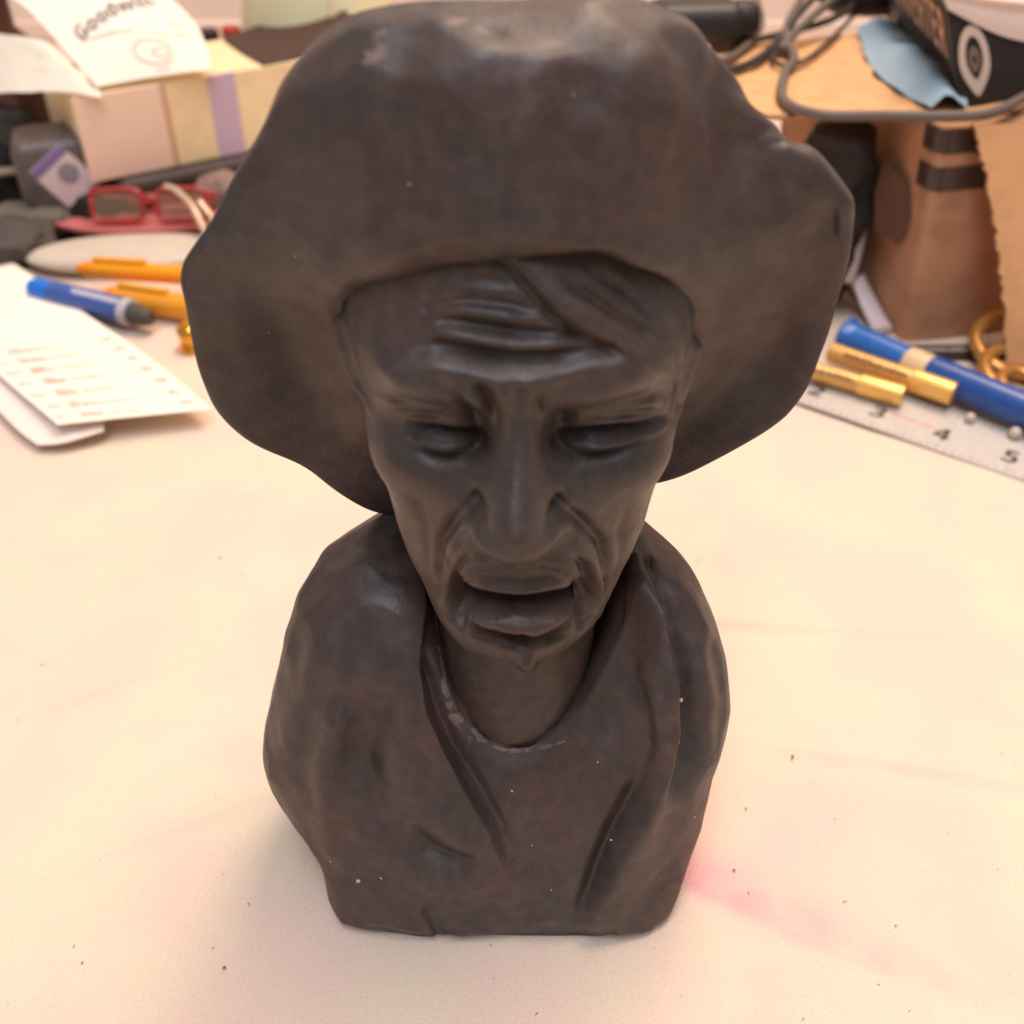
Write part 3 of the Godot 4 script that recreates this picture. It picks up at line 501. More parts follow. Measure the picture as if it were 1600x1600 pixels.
func make_bust(fine: bool) -> Node3D:
	var bust := thing("carved_bust", "dark brown carved wooden bust of a grimacing man in a floppy wide brimmed hat", "bust")
	var wood := wood_material()
	# head and neck
	var n := 400
	var m := 400
	var p := head_base(n, m)
	var base := p
	var q := grid_normals(p, n, m, true)
	p = nose_and_mouth(p)
	p = carve2(base, p, q, HEAD_COARSE)
	if fine:
		p = carve2(base, p, q, HEAD_FINE)
		p = roughen(p, q, noise(3, 0.09, 3), 0.3)
		p = facets(p, q, 21, 300, 0.4, 0.5, 0.3)
	else:
		part("base_head", grid_mesh(base, n, m, true), wood)
	part("head", grid_mesh(p, n, m, true, grain(p, 5)), wood, bust)
	# shoulders in an open jacket
	n = 380
	m = 500
	p = torso_base(n, m)
	base = p
	q = grid_normals(p, n, m, true)
	if fine:
		p = facets(p, q, 4, 170, 0.8, 0.8)
		p = carve2(base, p, q, TORSO_FINE)
		p = roughen(p, q, noise(8, 0.05, 3), 0.5)
	else:
		part("base_torso", grid_mesh(base, n, m, true), wood)
	for k in m:
		p[k].y = base[k].y
		p[m + k].y = base[m + k].y
	part("jacket", grid_mesh(p, n, m, true, worn(base, grain(p, 6), WEAR)), wood, bust)
	# hat
	n = 230
	m = 360
	p = hat_base(n, m)
	base = p
	q = grid_normals(p, n, m, true)
	if fine:
		p = facets(p, q, 9, 260, 0.75, 0.8, 2.0)
		p = carve2(base, p, q, HAT_FINE)
		p = roughen(p, q, noise(14, 0.035, 2), 0.9)
	else:
		part("base_hat", grid_mesh(base, n, m, true), wood)
	part("hat", grid_mesh(p, n, m, true, worn(base, grain(p, 7), WEAR_HAT)), wood, bust)
	if fine:
		var spots := []
		for d in DUST + DUST_HAT: spots.append([V(d[0], d[1], d[2] + 0.1), V(0, 0.5, 0.86), d[3] * 0.75, 1.3])
		part("dust_specks", blobs(spots, 3), mat(Color(0.78, 0.72, 0.66), 0.9), bust).set_meta("kind", "stuff")
	return bust

# places rubbed down to the raw wood
func worn(base: PackedVector3Array, c: PackedColorArray, lines: Array) -> PackedColorArray:
	var f := noise(90, 0.35, 3)
	for l in lines:
		for i in l.size() - 1:
			var a := Vector3(l[i][0], l[i][1], l[i][2])
			var ab := Vector3(l[i + 1][0], l[i + 1][1], l[i + 1][2]) - a
			for k in base.size():
				var v := base[k] - a
				if v.length_squared() > 400.0: continue
				var t := clampf(v.dot(ab) / ab.length_squared(), 0.0, 1.0)
				var w: float = lerpf(l[i][3], l[i + 1][3], t)
				var d := (v - ab * t).length()
				if d > w * 2.0: continue
				var s := smoothstep(0.35, 0.75, exp(-d * d / (w * w)) * (0.62 + f.get_noise_3dv(base[k]) * 1.1))
				c[k] = c[k].lerp(Color(0.95, 0.92, 0.88), s * 0.8)
	return c

# strokes are placed on the uncarved block and move the carved one
func carve2(base: PackedVector3Array, p: PackedVector3Array, q: PackedVector3Array, strokes: Array) -> PackedVector3Array:
	var moved := carve(base, q, strokes)
	var out := p.duplicate()
	for k in p.size():
		out[k] += moved[k] - base[k]
	return out

# the wood's own tone: rubbed and dusty patches, linear colour
func grain(p: PackedVector3Array, seed_: int) -> PackedColorArray:
	var a := noise(seed_, 0.035, 4)
	var b := noise(seed_ + 50, 0.11, 4)
	var c := PackedColorArray()
	c.resize(p.size())
	for k in p.size():
		var v := p[k]
		var t := a.get_noise_3dv(v)
		var u := b.get_noise_3d(v.x, v.y * 0.35, v.z)
		var red := 1.0 + 0.3 * t
		var l := 1.0 + 0.2 * u + 0.1 * t
		c[k] = Color(l * red, l, l * (1.03 - 0.12 * t)) * 0.28     # leaves headroom for worn places
	return c

func wood_material() -> StandardMaterial3D:
	# fine grain, scratches and specks of dust, and a gloss that is uneven from handling
	var n := 1024
	var im := noise(11, 0.02, 4).get_seamless_image(n, n)
	im.convert(Image.FORMAT_RGB8)
	var fine := noise(13, 0.2, 2).get_seamless_image(n, n)
	for y in n:
		for x in n:
			var v := 0.43 + 0.26 * im.get_pixel(x, y).r + 0.27 * fine.get_pixel(x, y).r
			im.set_pixel(x, y, Color(v, v, v))
	var rng := RandomNumberGenerator.new()
	rng.seed = 17
	for k in 150:
		var p := Vector2(rng.randf_range(0, n), rng.randf_range(0, n))
		var d := Vector2.from_angle(rng.randf_range(0, TAU))
		var turn := rng.randf_range(-0.01, 0.01)
		var l := rng.randi_range(20, 130)
		var add := rng.randf_range(0.05, 0.22)
		for i in l:
			p += d
			d = d.rotated(turn)
			var x := posmod(int(p.x), n)
			var y := posmod(int(p.y), n)
			var c := im.get_pixel(x, y)
			im.set_pixel(x, y, Color(c.r + add, c.g + add, c.b + add))
	for k in 420:
		var x := rng.randi_range(1, n - 3)
		var y := rng.randi_range(1, n - 3)
		var add := rng.randf_range(0.08, 0.3)
		var s := 1 if rng.randf() < 0.75 else 2
		for i in s:
			for j in s:
				var c := im.get_pixel(x + i, y + j)
				im.set_pixel(x + i, y + j, Color(c.r + add, c.g + add * 0.95, c.b + add * 0.9))
	var w := StandardMaterial3D.new()
	w.albedo_color = Color(0.482, 0.325, 0.283).linear_to_srgb()
	w.vertex_color_use_as_albedo = true
	w.albedo_texture = ImageTexture.create_from_image(im)
	w.uv1_triplanar = true
	w.uv1_scale = Vector3.ONE * 11.0
	w.roughness = 1.0
	w.clearcoat_enabled = true
	w.clearcoat = 0.2
	w.clearcoat_roughness = 0.42
	w.roughness_texture = tone(14, 0.025, 0.40, 0.66, 512)
	var bump := noise(12, 0.07, 4).get_seamless_image(1024, 1024)
	bump.bump_map_to_normal_map(3.0)
	w.normal_enabled = true
	w.normal_scale = 0.3
	w.normal_texture = ImageTexture.create_from_image(bump)
	return w

# ------------------------------------------------------------------ shapes
func V(x: float, y: float, z: float) -> Vector3:
	return Vector3(x, y, z)

func soft_box(size: Vector3, r: float) -> ArrayMesh:
	var st := SurfaceTool.new()
	st.begin(Mesh.PRIMITIVE_TRIANGLES)
	var h := size * 0.5
	var base := 0
	for ax in 3:
		for sg in [-1.0, 1.0]:
			var ua := (ax + 1) % 3
			var va := (ax + 2) % 3
			var us := [-h[ua], -h[ua] + r * 0.35, -h[ua] + r, 0.0, h[ua] - r, h[ua] - r * 0.35, h[ua]]
			var vs := [-h[va], -h[va] + r * 0.35, -h[va] + r, 0.0, h[va] - r, h[va] - r * 0.35, h[va]]
			for u in us:
				for v in vs:
					var p := Vector3.ZERO
					p[ax] = sg * h[ax]
					p[ua] = u
					p[va] = v
					var core := p.clamp(-(h - Vector3.ONE * r), h - Vector3.ONE * r)
					var nn := (p - core).normalized()
					st.set_normal(nn)
					st.add_vertex((core + nn * r) * S)
			for i in 6:
				for j in 6:
					var a := base + i * 7 + j
					var q := [a, a + 7, a + 1, a + 1, a + 7, a + 8] if sg < 0.0 else [a, a + 1, a + 7, a + 1, a + 8, a + 7]
					for k in q: st.add_index(k)
			base += 49
	return st.commit()

# a carton from its eight corners: bottom round, then top round (front left, front right, back right, back left)
func carton(c: Array) -> ArrayMesh:
	var st := SurfaceTool.new()
	st.begin(Mesh.PRIMITIVE_TRIANGLES)
	for f in [[0, 4, 5, 1], [1, 5, 6, 2], [2, 6, 7, 3], [3, 7, 4, 0], [4, 7, 6, 5], [0, 1, 2, 3]]:
		for k in [0, 1, 2, 0, 2, 3]:
			st.set_smooth_group(-1)
			st.add_vertex(c[f[k]] * S)
	st.generate_normals()
	return st.commit()

# upright walls between two outlines; corners closer than 40 degrees are shaded smooth
func prism(foot: Array, head: Array) -> ArrayMesh:
	var st := SurfaceTool.new()
	st.begin(Mesh.PRIMITIVE_TRIANGLES)
	var n := foot.size()
	var wall := []
	for i in n: wall.append((foot[(i + 1) % n] - foot[i]).cross(head[i] - foot[i]).normalized())
	for i in n:
		var j := (i + 1) % n
		var a: Vector3 = wall[i]
		var pa: Vector3 = wall[(i + n - 1) % n]
		var na: Vector3 = wall[j]
		var n0 := (a + pa).normalized() if a.dot(pa) > 0.75 else a
		var n1 := (a + na).normalized() if a.dot(na) > 0.75 else a
		for q in [[foot[i], n0], [head[i], n0], [foot[j], n1], [foot[j], n1], [head[i], n0], [head[j], n1]]:
			st.set_normal(q[1])
			st.add_vertex(q[0] * S)
	for i in range(1, n - 1):
		for v in [head[0], head[i + 1], head[i]]:
			st.set_normal(Vector3.UP)
			st.add_vertex(v * S)
	return st.commit()

func spline(pts: Array, n: int) -> PackedVector3Array:
	var out := PackedVector3Array()
	for i in n:
		var t := float(i) / (n - 1) * (pts.size() - 1)
		var b := mini(int(t), pts.size() - 2)
		out.append(crom(pts[maxi(b - 1, 0)], pts[b], pts[b + 1], pts[mini(b + 2, pts.size() - 1)], t - b))
	return out

# a round bar along a path; radii along it may change
func bar(pts: Array, r: Array, n := 48, sides := 14, curved := true, flat := 1.0) -> ArrayMesh:
	var path := spline(pts, n) if curved else PackedVector3Array(pts)
	n = path.size()
	var grid := PackedVector3Array()
	var prev := Vector3.UP
	var rad := func(t: float) -> float:
		var x := t * (r.size() - 1)
		var b := mini(int(x), maxi(r.size() - 2, 0))
		return r[0] if r.size() == 1 else lerpf(r[b], r[b + 1], x - b)
	var ring := func(c: Vector3, rr: float, side: Vector3, up: Vector3) -> void:
		for j in sides:
			var a := -TAU * j / sides
			grid.append(c + side * cos(a) * rr + up * sin(a) * rr * flat)
	for i in n:
		var t := (path[mini(i + 1, n - 1)] - path[maxi(i - 1, 0)]).normalized()
		var side := t.cross(prev).normalized() if absf(t.dot(prev)) < 0.98 else t.cross(Vector3.RIGHT).normalized()
		var up := side.cross(t).normalized()
		var rr: float = rad.call(float(i) / (n - 1))
		if i == 0:
			ring.call(path[i] - t * 0.0, 0.01, side, up)
			ring.call(path[i], rr * 0.9, side, up)
			ring.call(path[i] + t * rr * 0.1, rr, side, up)
		elif i == n - 1:
			ring.call(path[i] - t * rr * 0.1, rr, side, up)
			ring.call(path[i], rr * 0.9, side, up)
			ring.call(path[i], 0.01, side, up)
		else:
			ring.call(path[i], rr, side, up)
	return grid_mesh(grid, n + 4, sides, true, PackedColorArray(), true)

func lathe(profile: Array, segs := 40) -> ArrayMesh:
	var grid := PackedVector3Array()
	for p in profile:
		for j in segs:
			var a := TAU * j / segs
			grid.append(Vector3(sin(a) * p[0], p[1], cos(a) * p[0]))
	return grid_mesh(grid, profile.size(), segs, true)

# a thin bent sheet through rows of points (each row from left to right, rows from near to far)
func sheet_grid(rows: Array, n: int, m: int) -> PackedVector3Array:
	var lines := []
	for r in rows: lines.append(spline(r, m))
	var grid := PackedVector3Array()
	grid.resize(n * m)
	for j in m:
		var col := []
		for l in lines: col.append(l[j])
		var s := spline(col, n)
		for i in n: grid[i * m + j] = s[i]
	return grid

func sheet(rows: Array, thick := 0.3, n := 24, m := 24, crumple := 0.0, seed_ := 1, ragged := 0.0) -> ArrayMesh:
	var g := sheet_grid(rows, n, m)
	var q := grid_normals(g, n, m, false)
	var f := noise(seed_, 0.05, 3)
	if crumple > 0.0:
		for k in g.size(): g[k] += q[k] * f.get_noise_3dv(g[k]) * crumple
	if ragged > 0.0:
		var rng := RandomNumberGenerator.new()
		rng.seed = seed_
		for i in n:
			var d := (g[i * m + 1] - g[i * m]).normalized()
			g[i * m] += d * rng.randf_range(-ragged, ragged)
	var st := SurfaceTool.new()
	st.begin(Mesh.PRIMITIVE_TRIANGLES)
	for side in 2:
		for k in g.size():
			st.set_normal(q[k] if side == 0 else -q[k])
			st.add_vertex((g[k] - (q[k] * thick if side == 1 else Vector3.ZERO)) * S)
	var o := n * m
	for i in n - 1:
		for j in m - 1:
			var a := i * m + j
			for k in [a, a + m, a + 1, a + 1, a + m, a + m + 1]: st.add_index(k)
			for k in [o + a, o + a + 1, o + a + m, o + a + 1, o + a + m + 1, o + a + m]: st.add_index(k)
	var rim := []
	for j in m: rim.append(j)
	for i in range(1, n): rim.append(i * m + m - 1)
	for j in range(m - 2, -1, -1): rim.append((n - 1) * m + j)
	for i in range(n - 2, 0, -1): rim.append(i * m)
	for k in rim.size():
		var a: int = rim[k]
		var b: int = rim[(k + 1) % rim.size()]
		for x in [a, b, o + a, b, o + b, o + a]: st.add_index(x)
	return st.commit()

# lettering bent onto a surface: place maps (x along the line, y up the letters) in units to a point
func letters(text: String, height: float, place: Callable, bold := false, font := "Droid Sans", spacing := 0.0) -> ArrayMesh:
	var tm := TextMesh.new()
	var f := SystemFont.new()
	f.font_names = PackedStringArray([font])
	if bold: f.font_weight = 700
	tm.font = f
	tm.text = text
	tm.font_size = 64
	tm.pixel_size = 1.0 / 64.0
	tm.depth = 0.0
	tm.curve_step = 3.0
	tm.horizontal_alignment = HORIZONTAL_ALIGNMENT_LEFT
	var a := tm.get_mesh_arrays()
	var pos: PackedVector3Array = a[Mesh.ARRAY_VERTEX]
	var idx: PackedInt32Array = a[Mesh.ARRAY_INDEX]
	var st := SurfaceTool.new()
	st.begin(Mesh.PRIMITIVE_TRIANGLES)
	var lo := Vector2(1e9, 1e9)
	for v in pos: lo = lo.min(Vector2(v.x, v.y))
	for k in (idx if idx.size() else PackedInt32Array(range(pos.size()))):
		var v := pos[k]
		st.add_vertex(place.call((v.x - lo.x) * height / 0.72, (v.y - lo.y) * height / 0.72) * S)
	st.generate_normals()
	return st.commit()

# ------------------------------------------------------------------ materials
func tone(seed_: int, freq: float, lo: float, hi: float, size := 256) -> ImageTexture:
	var key := [seed_, freq, lo, hi]
	if tex_cache.has(key): return tex_cache[key]
	var im := noise(seed_, freq, 4).get_seamless_image(size, size)
	im.convert(Image.FORMAT_RGB8)
	for y in size:
		for x in size:
			var v := lerpf(lo, hi, im.get_pixel(x, y).r)
			im.set_pixel(x, y, Color(v, v, v))
	tex_cache[key] = ImageTexture.create_from_image(im)
	return tex_cache[key]

func mat(c: Color, rough := 0.6, metal := 0.0, tex: Texture2D = null, tex_scale := 12.0) -> StandardMaterial3D:
	var m := StandardMaterial3D.new()
	m.albedo_color = c
	m.roughness = rough
	m.metallic = metal
	if tex:
		m.albedo_texture = tex
		m.uv1_triplanar = true
		m.uv1_scale = Vector3.ONE * tex_scale
	return m

# small flat bars in rows: faint printing that cannot be read from here
func print_bars(place: Callable, spots: Array, seed_: int) -> ArrayMesh:
	var st := SurfaceTool.new()
	st.begin(Mesh.PRIMITIVE_TRIANGLES)
	var rng := RandomNumberGenerator.new()
	rng.seed = seed_
	for s in spots:                                   # x, y, length, height
		var x: float = s[0]
		while x < s[0] + s[2]:
			var w := rng.randf_range(0.5, 1.1)
			var hgt: float = s[3] * rng.randf_range(0.55, 1.0)
			var c := [Vector2(x, s[1]), Vector2(x, s[1] + hgt), Vector2(x + w, s[1] + hgt), Vector2(x + w, s[1])]
			for k in [0, 1, 2, 0, 2, 3]:
				st.add_vertex(place.call(c[k].x, c[k].y) * S)
			x += w + rng.randf_range(0.2, 0.5)
	st.generate_normals()
	return st.commit()

func flat_ring(place: Callable, outer: Callable, inner: Callable, n := 48) -> ArrayMesh:
	var st := SurfaceTool.new()
	st.begin(Mesh.PRIMITIVE_TRIANGLES)
	for i in n:
		var a := TAU * i / n
		var b := TAU * (i + 1) / n
		var q := [outer.call(a), outer.call(b), inner.call(b), inner.call(a)]
		for k in [0, 1, 2, 0, 2, 3]:
			st.add_vertex(place.call(q[k].x, q[k].y) * S)
	st.generate_normals()
	return st.commit()

func blobs(spots: Array, seed_: int) -> ArrayMesh:
	var st := SurfaceTool.new()
	st.begin(Mesh.PRIMITIVE_TRIANGLES)
	var rng := RandomNumberGenerator.new()
	rng.seed = seed_
	var count := 0
	for s in spots:                                   # centre, normal, size, stretch
		var up: Vector3 = s[1]
		var side := up.cross(Vector3(rng.randf_range(-1, 1), rng.randf_range(-1, 1), rng.randf_range(-1, 1))).normalized()
		var fw := side.cross(up)
		var ring := 7
		st.set_normal(up)
		st.add_vertex((s[0] + up * s[2] * 0.45) * S)
		for j in ring:
			var a := TAU * j / ring
			var d: Vector3 = side * cos(a) * s[3] * rng.randf_range(0.7, 1.15) + fw * sin(a) * rng.randf_range(0.7, 1.15)
			st.set_normal((up + d).normalized())
			st.add_vertex((s[0] + d * s[2] - up * s[2] * 0.15) * S)
		for j in ring:
			st.add_index(count)
			st.add_index(count + 1 + j)
			st.add_index(count + 1 + (j + 1) % ring)
		count += ring + 1
	return st.commit()

# ------------------------------------------------------------------ the setting
func make_table() -> void:
	var xs := PackedFloat32Array()
	var zs := PackedFloat32Array()
	var nx := 300
	var nz := 300
	for i in nx:
		var t := float(i) / (nx - 1) * 2.0 - 1.0
		xs.append(170.0 * t + 480.0 * pow(t, 5.0))
	for i in nz:
		var t := float(i) / (nz - 1) * 2.0 - 1.0
		zs.append(-60.0 + 190.0 * t + (210.0 * pow(t, 5.0) if t > 0.0 else 452.0 * pow(t, 5.0)))
	var p := PackedVector3Array()
	var c := PackedColorArray()
	var f := noise(21, 0.011, 3)
	var g := noise(22, 0.03, 3)
	var h := noise(23, 0.02, 4)
	var h2 := noise(24, 0.02, 4)
	for i in nz:
		for j in nx:
			var x := xs[j]
			var z := zs[nz - 1 - i]
			var y := f.get_noise_2d(x, z) * 0.9 + g.get_noise_2d(x * 0.4, z * 1.6) * 0.3
			for cr in [[-140.0, 30.0, 40.0, -60.0], [-20.0, -75.0, 140.0, -62.0], [40.0, -30.0, 150.0, -8.0], [-150.0, -20.0, -60.0, -70.0], [70.0, 60.0, 150.0, 20.0], [-120.0, 80.0, -60.0, 40.0]]:
				var ca := Vector2(cr[0], cr[1])
				var cab := Vector2(cr[2], cr[3]) - ca
				var cv := Vector2(x, z) - ca
				var ct := clampf(cv.dot(cab) / cab.length_squared(), 0.0, 1.0)
				var cd := (cv - cab * ct).length()
				y += 1.0 * sin(PI * ct) * exp(-cd * cd / 6.0) - 0.5 * sin(PI * ct) * exp(-(cd - 4.5) * (cd - 4.5) / 12.0)
			var near := smoothstep(70.0, 40.0, Vector2(x, z).length())
			y = lerpf(y, 0.0, near) - 0.25
			p.append(Vector3(x, y, z))
			var t := h.get_noise_2d(x, z)
			var u := h2.get_noise_2d(x, z)
			var col := Color(0.768, 0.625, 0.495)
			col = col.lerp(Color(0.77, 0.575, 0.49), clampf(0.4 + t * 1.6, 0.0, 0.8))
			col = col.lerp(Color(0.77, 0.64, 0.485), clampf(u * 1.4, 0.0, 0.6))
			# old pink stain that runs out from beside the base
			var a := Vector2(34, 10)
			var b := Vector2(62, 26)
			var b2 := Vector2(96, 40)
			var v := Vector2(x, z)
			var s := 0.0
			for seg in [[a, b, 1.0, 0.75], [b, b2, 0.75, 0.12]]:
				var ab: Vector2 = seg[1] - seg[0]
				var q := clampf((v - seg[0]).dot(ab) / ab.length_squared(), 0.0, 1.0)
				var e: Vector2 = v - (seg[0] + ab * q)
				var side := e.dot(Vector2(-ab.y, ab.x).normalized())     # > 0 towards the viewer
				var w := 2.2 if side > 0.0 else 8.0
				s = maxf(s, lerpf(seg[2], seg[3], q) * exp(-e.length_squared() / (w * w)))
			s *= 0.75 + 0.6 * g.get_noise_2d(x * 3.0, z * 3.0)
			var halo := 0.3 * exp(-(Vector2(x - 52, (z - 6) * 1.3)).length_squared() / 900.0)
			col = col.lerp(Color(0.78, 0.27, 0.36), clampf(s * 0.6 + halo * 0.5, 0.0, 0.85))
			c.append(col)
	var m := StandardMaterial3D.new()
	m.vertex_color_use_as_albedo = true
	m.roughness = 0.85
	m.albedo_texture = tone(31, 0.12, 0.95, 1.04, 512)
	m.uv1_triplanar = true
	m.uv1_scale = Vector3.ONE * 17.0
	var bump := noise(33, 0.2, 3).get_seamless_image(512, 512)
	bump.bump_map_to_normal_map(3.0)
	m.normal_enabled = true
	m.normal_scale = 0.3
	m.normal_texture = ImageTexture.create_from_image(bump)
	var cloth := part("tabletop", grid_mesh(p, nz, nx, false, c), m)
	tag(cloth, "", "", "", "structure")
	# lint, crumbs and short fibres on the cloth
	var rng := RandomNumberGenerator.new()
	rng.seed = 77
	var dark := []
	for k in 170:
		var x := rng.randf_range(-150, 150)
		var z := rng.randf_range(-110, 95)
		var big := rng.randf() < 0.05
		dark.append([V(x, 0.25, z), Vector3.UP, rng.randf_range(0.16, 0.26) if big else rng.randf_range(0.05, 0.11), rng.randf_range(1.0, 5.0)])
	for s in [[-58, 32, 0.32], [48.5, 10, 0.3], [68, -21, 0.42], [-56, 18, 0.2], [-87, 31, 0.2], [54, -6, 0.24], [80, 23, 0.2]]:
		dark.append([V(s[0], 0.3, s[1]), Vector3.UP, s[2], 1.4])
	var lint := part("lint", blobs(dark, 5), mat(Color(0.46, 0.36, 0.29), 0.9))
	tag(lint, "tiny dark crumbs and short fibres scattered over the cream cloth", "lint", "", "stuff")
	var wall := part("wall", soft_box(V(2600, 900, 40), 2.0), mat(Color(0.92, 0.84, 0.79), 0.8, 0.0, tone(35, 0.01, 0.94, 1.03), 2.0))
	wall.position = V(0, 440, -730) * S
	tag(wall, "", "", "", "structure")
	var skirt := part("wall_moulding", soft_box(V(2600, 14, 8), 2.0), mat(Color(0.93, 0.84, 0.78), 0.6))
	skirt.position = V(0, 7, -706) * S
	tag(skirt, "", "", "", "structure")

# ------------------------------------------------------------------ right: box, cables, pens, ruler
func make_right() -> void:
	var card := mat(Color(0.70, 0.51, 0.385), 0.8, 0.0, tone(41, 0.02, 0.86, 1.08), 8.0)
	var card_in := mat(Color(0.86, 0.65, 0.46), 0.8, 0.0, tone(42, 0.03, 0.9, 1.06), 8.0)
	var black := mat(Color(0.16, 0.135, 0.13), 0.55, 0.0, tone(43, 0.04, 0.8, 1.1), 10.0)
	var b := thing("cardboard_box", "brown cardboard box with torn flaps and two dark tape bands at its corner", "box", V(157, 0, -228))
	var o := V(157, 0, -228)
	var foot := []
	var head := []
	var l0 := V(-30, 0, -117).normalized()
	var r0 := V(66, 0, -14).normalized()
	for i in 9:                                                   # the corner is soft, not sharp
		var f := float(i) / 8
		var p := (l0 * 4.0).lerp(V(0, 0, 0), f).lerp(V(0, 0, 0).lerp(r0 * 4.0, f), f)
		foot.append(p)
		head.append(p * 0.8 + V(-4, 83, -4))
	foot.append_array([V(66, 0, -14), V(92, 0, -150), V(-30, 0, -118)])
	head.append_array([V(62, 83, -18), V(88, 83, -150), V(-34, 83, -120)])
	part("box_body", prism(foot, head), card, b)
	part("top_flap", sheet([[V(79, 84.5, -243) - o, V(112, 85.5, -242.5) - o, V(150, 84.4, -244) - o, V(200, 84.4, -250) - o],
		[V(80, 84.4, -285) - o, V(115, 84.6, -290) - o, V(160, 84.4, -295) - o, V(214, 84.4, -300) - o],
		[V(86, 84.4, -340) - o, V(125, 84.4, -352) - o, V(180, 84.4, -365) - o, V(240, 84.4, -372) - o]], 2.2, 20, 30, 0.8, 4), card_in, b)
	part("front_flap", sheet([[V(189, 3, -206) - o, V(212, 3, -203) - o, V(250, 3, -203) - o], [V(182, 32, -214) - o, V(208, 32, -213) - o, V(252, 32, -214) - o],
		[V(173, 60, -222) - o, V(204, 60, -223) - o, V(252, 60, -226) - o], [V(162, 85.5, -228) - o, V(200, 86, -231) - o, V(252, 86, -238) - o]], 2.4, 60, 12, 0.8, 9, 0.8), card_in, b)
	var dl := V(-30, 0, -117).normalized()
	var dr := V(66, 0, -14).normalized()
	for t in [[74.0, 82.0], [60.5, 69.0]]:
		var rows := []
		for y in t:
			var c := V(-4.0 * y / 83.0, y, -4.0 * y / 83.0)
			var ol := V(-0.97, 0, 0.25) * 0.5
			var orr := V(0.21, 0, 0.978) * 0.5
			var row := [c + dl * 10 + ol]
			for i in 9:
				var f := float(i) / 8
				row.append(c + (dl * 3.9).lerp(V(0, 0, 0), f).lerp(V(0, 0, 0).lerp(dr * 3.9, f), f) + ol.lerp(orr, f) * 1.3)
			row.append(c + dr * 22 + orr)
			rows.append(row)
		part("tape_band", sheet(rows, 0.4, 6, 60), mat(Color(0.24, 0.18, 0.165), 0.35), b)
	# black carton on the box
	var k := thing("black_carton", "crushed black carton with pale block lettering and a white ring emblem on the cardboard box", "carton", V(164, 85.5, -250))
	var F := V(0, 0, 0)
	var R := V(80, 0, -32)
	var B := V(14, 0, -150)
	var U := V(-14, 36, -1)
	var U2 := V(-13, 26, -1)
	part("carton_body", carton([F, F + R, F + R + B, F + B, F + U, F + R + U2, F + R + B + U2, F + B + U]), black, k)
	var left := func(x: float, y: float) -> Vector3: return F + B * (1.0 - x / 150.0) + U * (y / 36.0) + V(-0.5, -0.15, 0.05)
	part("lettering", letters("INVERTER", 15.5, func(x: float, y: float) -> Vector3: return left.call(x * 0.92 + 52.0, y + 15.0), true), mat(Color(0.80, 0.68, 0.60), 0.7), k)
	part("small_print", print_bars(func(x: float, y: float) -> Vector3: return left.call(x, y), [[60.0, 7.5, 80.0, 3.4]], 6), mat(Color(0.42, 0.34, 0.31), 0.7), k)
	var front := func(x: float, y: float) -> Vector3: return F + R * (x / 86.0) + U * (y / 36.0) + V(0.1, 0.1, 0.5)
	var tear := func(a: float, rx: float, ry: float, c: float) -> Vector2:
		var yy := sin(a)
		return Vector2(9.0 + rx * cos(a) * (1.0 if yy > 0.0 else 1.0 - 0.55 * yy * yy), c + ry * yy)
	part("emblem_ring", flat_ring(front, func(a: float) -> Vector2: return tear.call(a, 7.0, 12.0, 14.5), func(a: float) -> Vector2: return tear.call(a, 3.9, 7.4, 15.5)), mat(Color(0.84, 0.76, 0.71), 0.6), k)
	part("emblem_centre", flat_ring(front, func(a: float) -> Vector2: return tear.call(a, 2.6, 4.6, 15.0), func(a: float) -> Vector2: return tear.call(a, 0.9, 1.5, 15.0)), mat(Color(0.5, 0.42, 0.38), 0.6), k)
	part("green_mark", soft_box(V(5, 3, 0.6), 0.25), mat(Color(0.3, 0.5, 0.15), 0.6), k).position = (U * 0.99 + R * 0.06 + V(0, -1.6, 0.4)) * S
	var FT := V(164, 85.5, -250)
	var edge := func(x: float, y: float) -> Vector3: return FT + R * x + U.lerp(U2, x) * y
	var wb := part("white_sheet", sheet([[edge.call(0.0, 0.90) + V(0, 0, 1.4), edge.call(0.27, 0.66) + V(0, 0, 1.4), edge.call(0.6, 0.5) + V(0, 0, 1.4), edge.call(1.05, 0.2) + V(0, 0, 1.4)],
		[edge.call(-0.02, 0.99) + V(0, 0.6, 1.2), edge.call(0.27, 0.9) + V(0, 0.2, 1.8), edge.call(0.6, 0.85) + V(0, 0, 1.6), edge.call(1.05, 0.8) + V(0, 0, 1.6)],
		[edge.call(-0.02, 1.0) + V(1, 2.0, -4), edge.call(0.27, 1.0) + V(0, 2.5, -3), edge.call(0.6, 1.0) + V(0, 2.2, -3), edge.call(1.05, 1.0) + V(0, 2.2, -3)],
		[edge.call(0.0, 1.0) + B * 0.4 + V(0, 3, 0), edge.call(0.27, 1.0) + B * 0.4 + V(0, 5, 0), edge.call(0.6, 1.0) + B * 0.4 + V(0, 5, 0), edge.call(1.05, 1.0) + B * 0.4 + V(0, 4, 0)]], 0.4, 30, 30), mat(Color(0.93, 0.84, 0.80), 0.7, 0.0, tone(44, 0.02, 0.95, 1.02), 8.0))
	tag(wb, "pale pinkish white paper sheet draped over the top of the black carton", "paper")
	# blue tissue
	var tissue := part("blue_tissue", sheet([[V(152, 86, -245), V(158, 90, -247), V(166, 86.6, -246)], [V(146, 86, -275), V(156, 95, -276), V(166, 90, -277)], [V(146, 86, -305), V(156, 93, -306), V(168, 90, -307)], [V(156, 86, -360), V(164, 90, -362), V(174, 87, -362)]], 0.3, 30, 20, 3.5, 12), mat(Color(0.62, 0.72, 0.78), 0.8))
	tag(tissue, "crumpled pale blue tissue tucked beneath the black carton", "tissue")
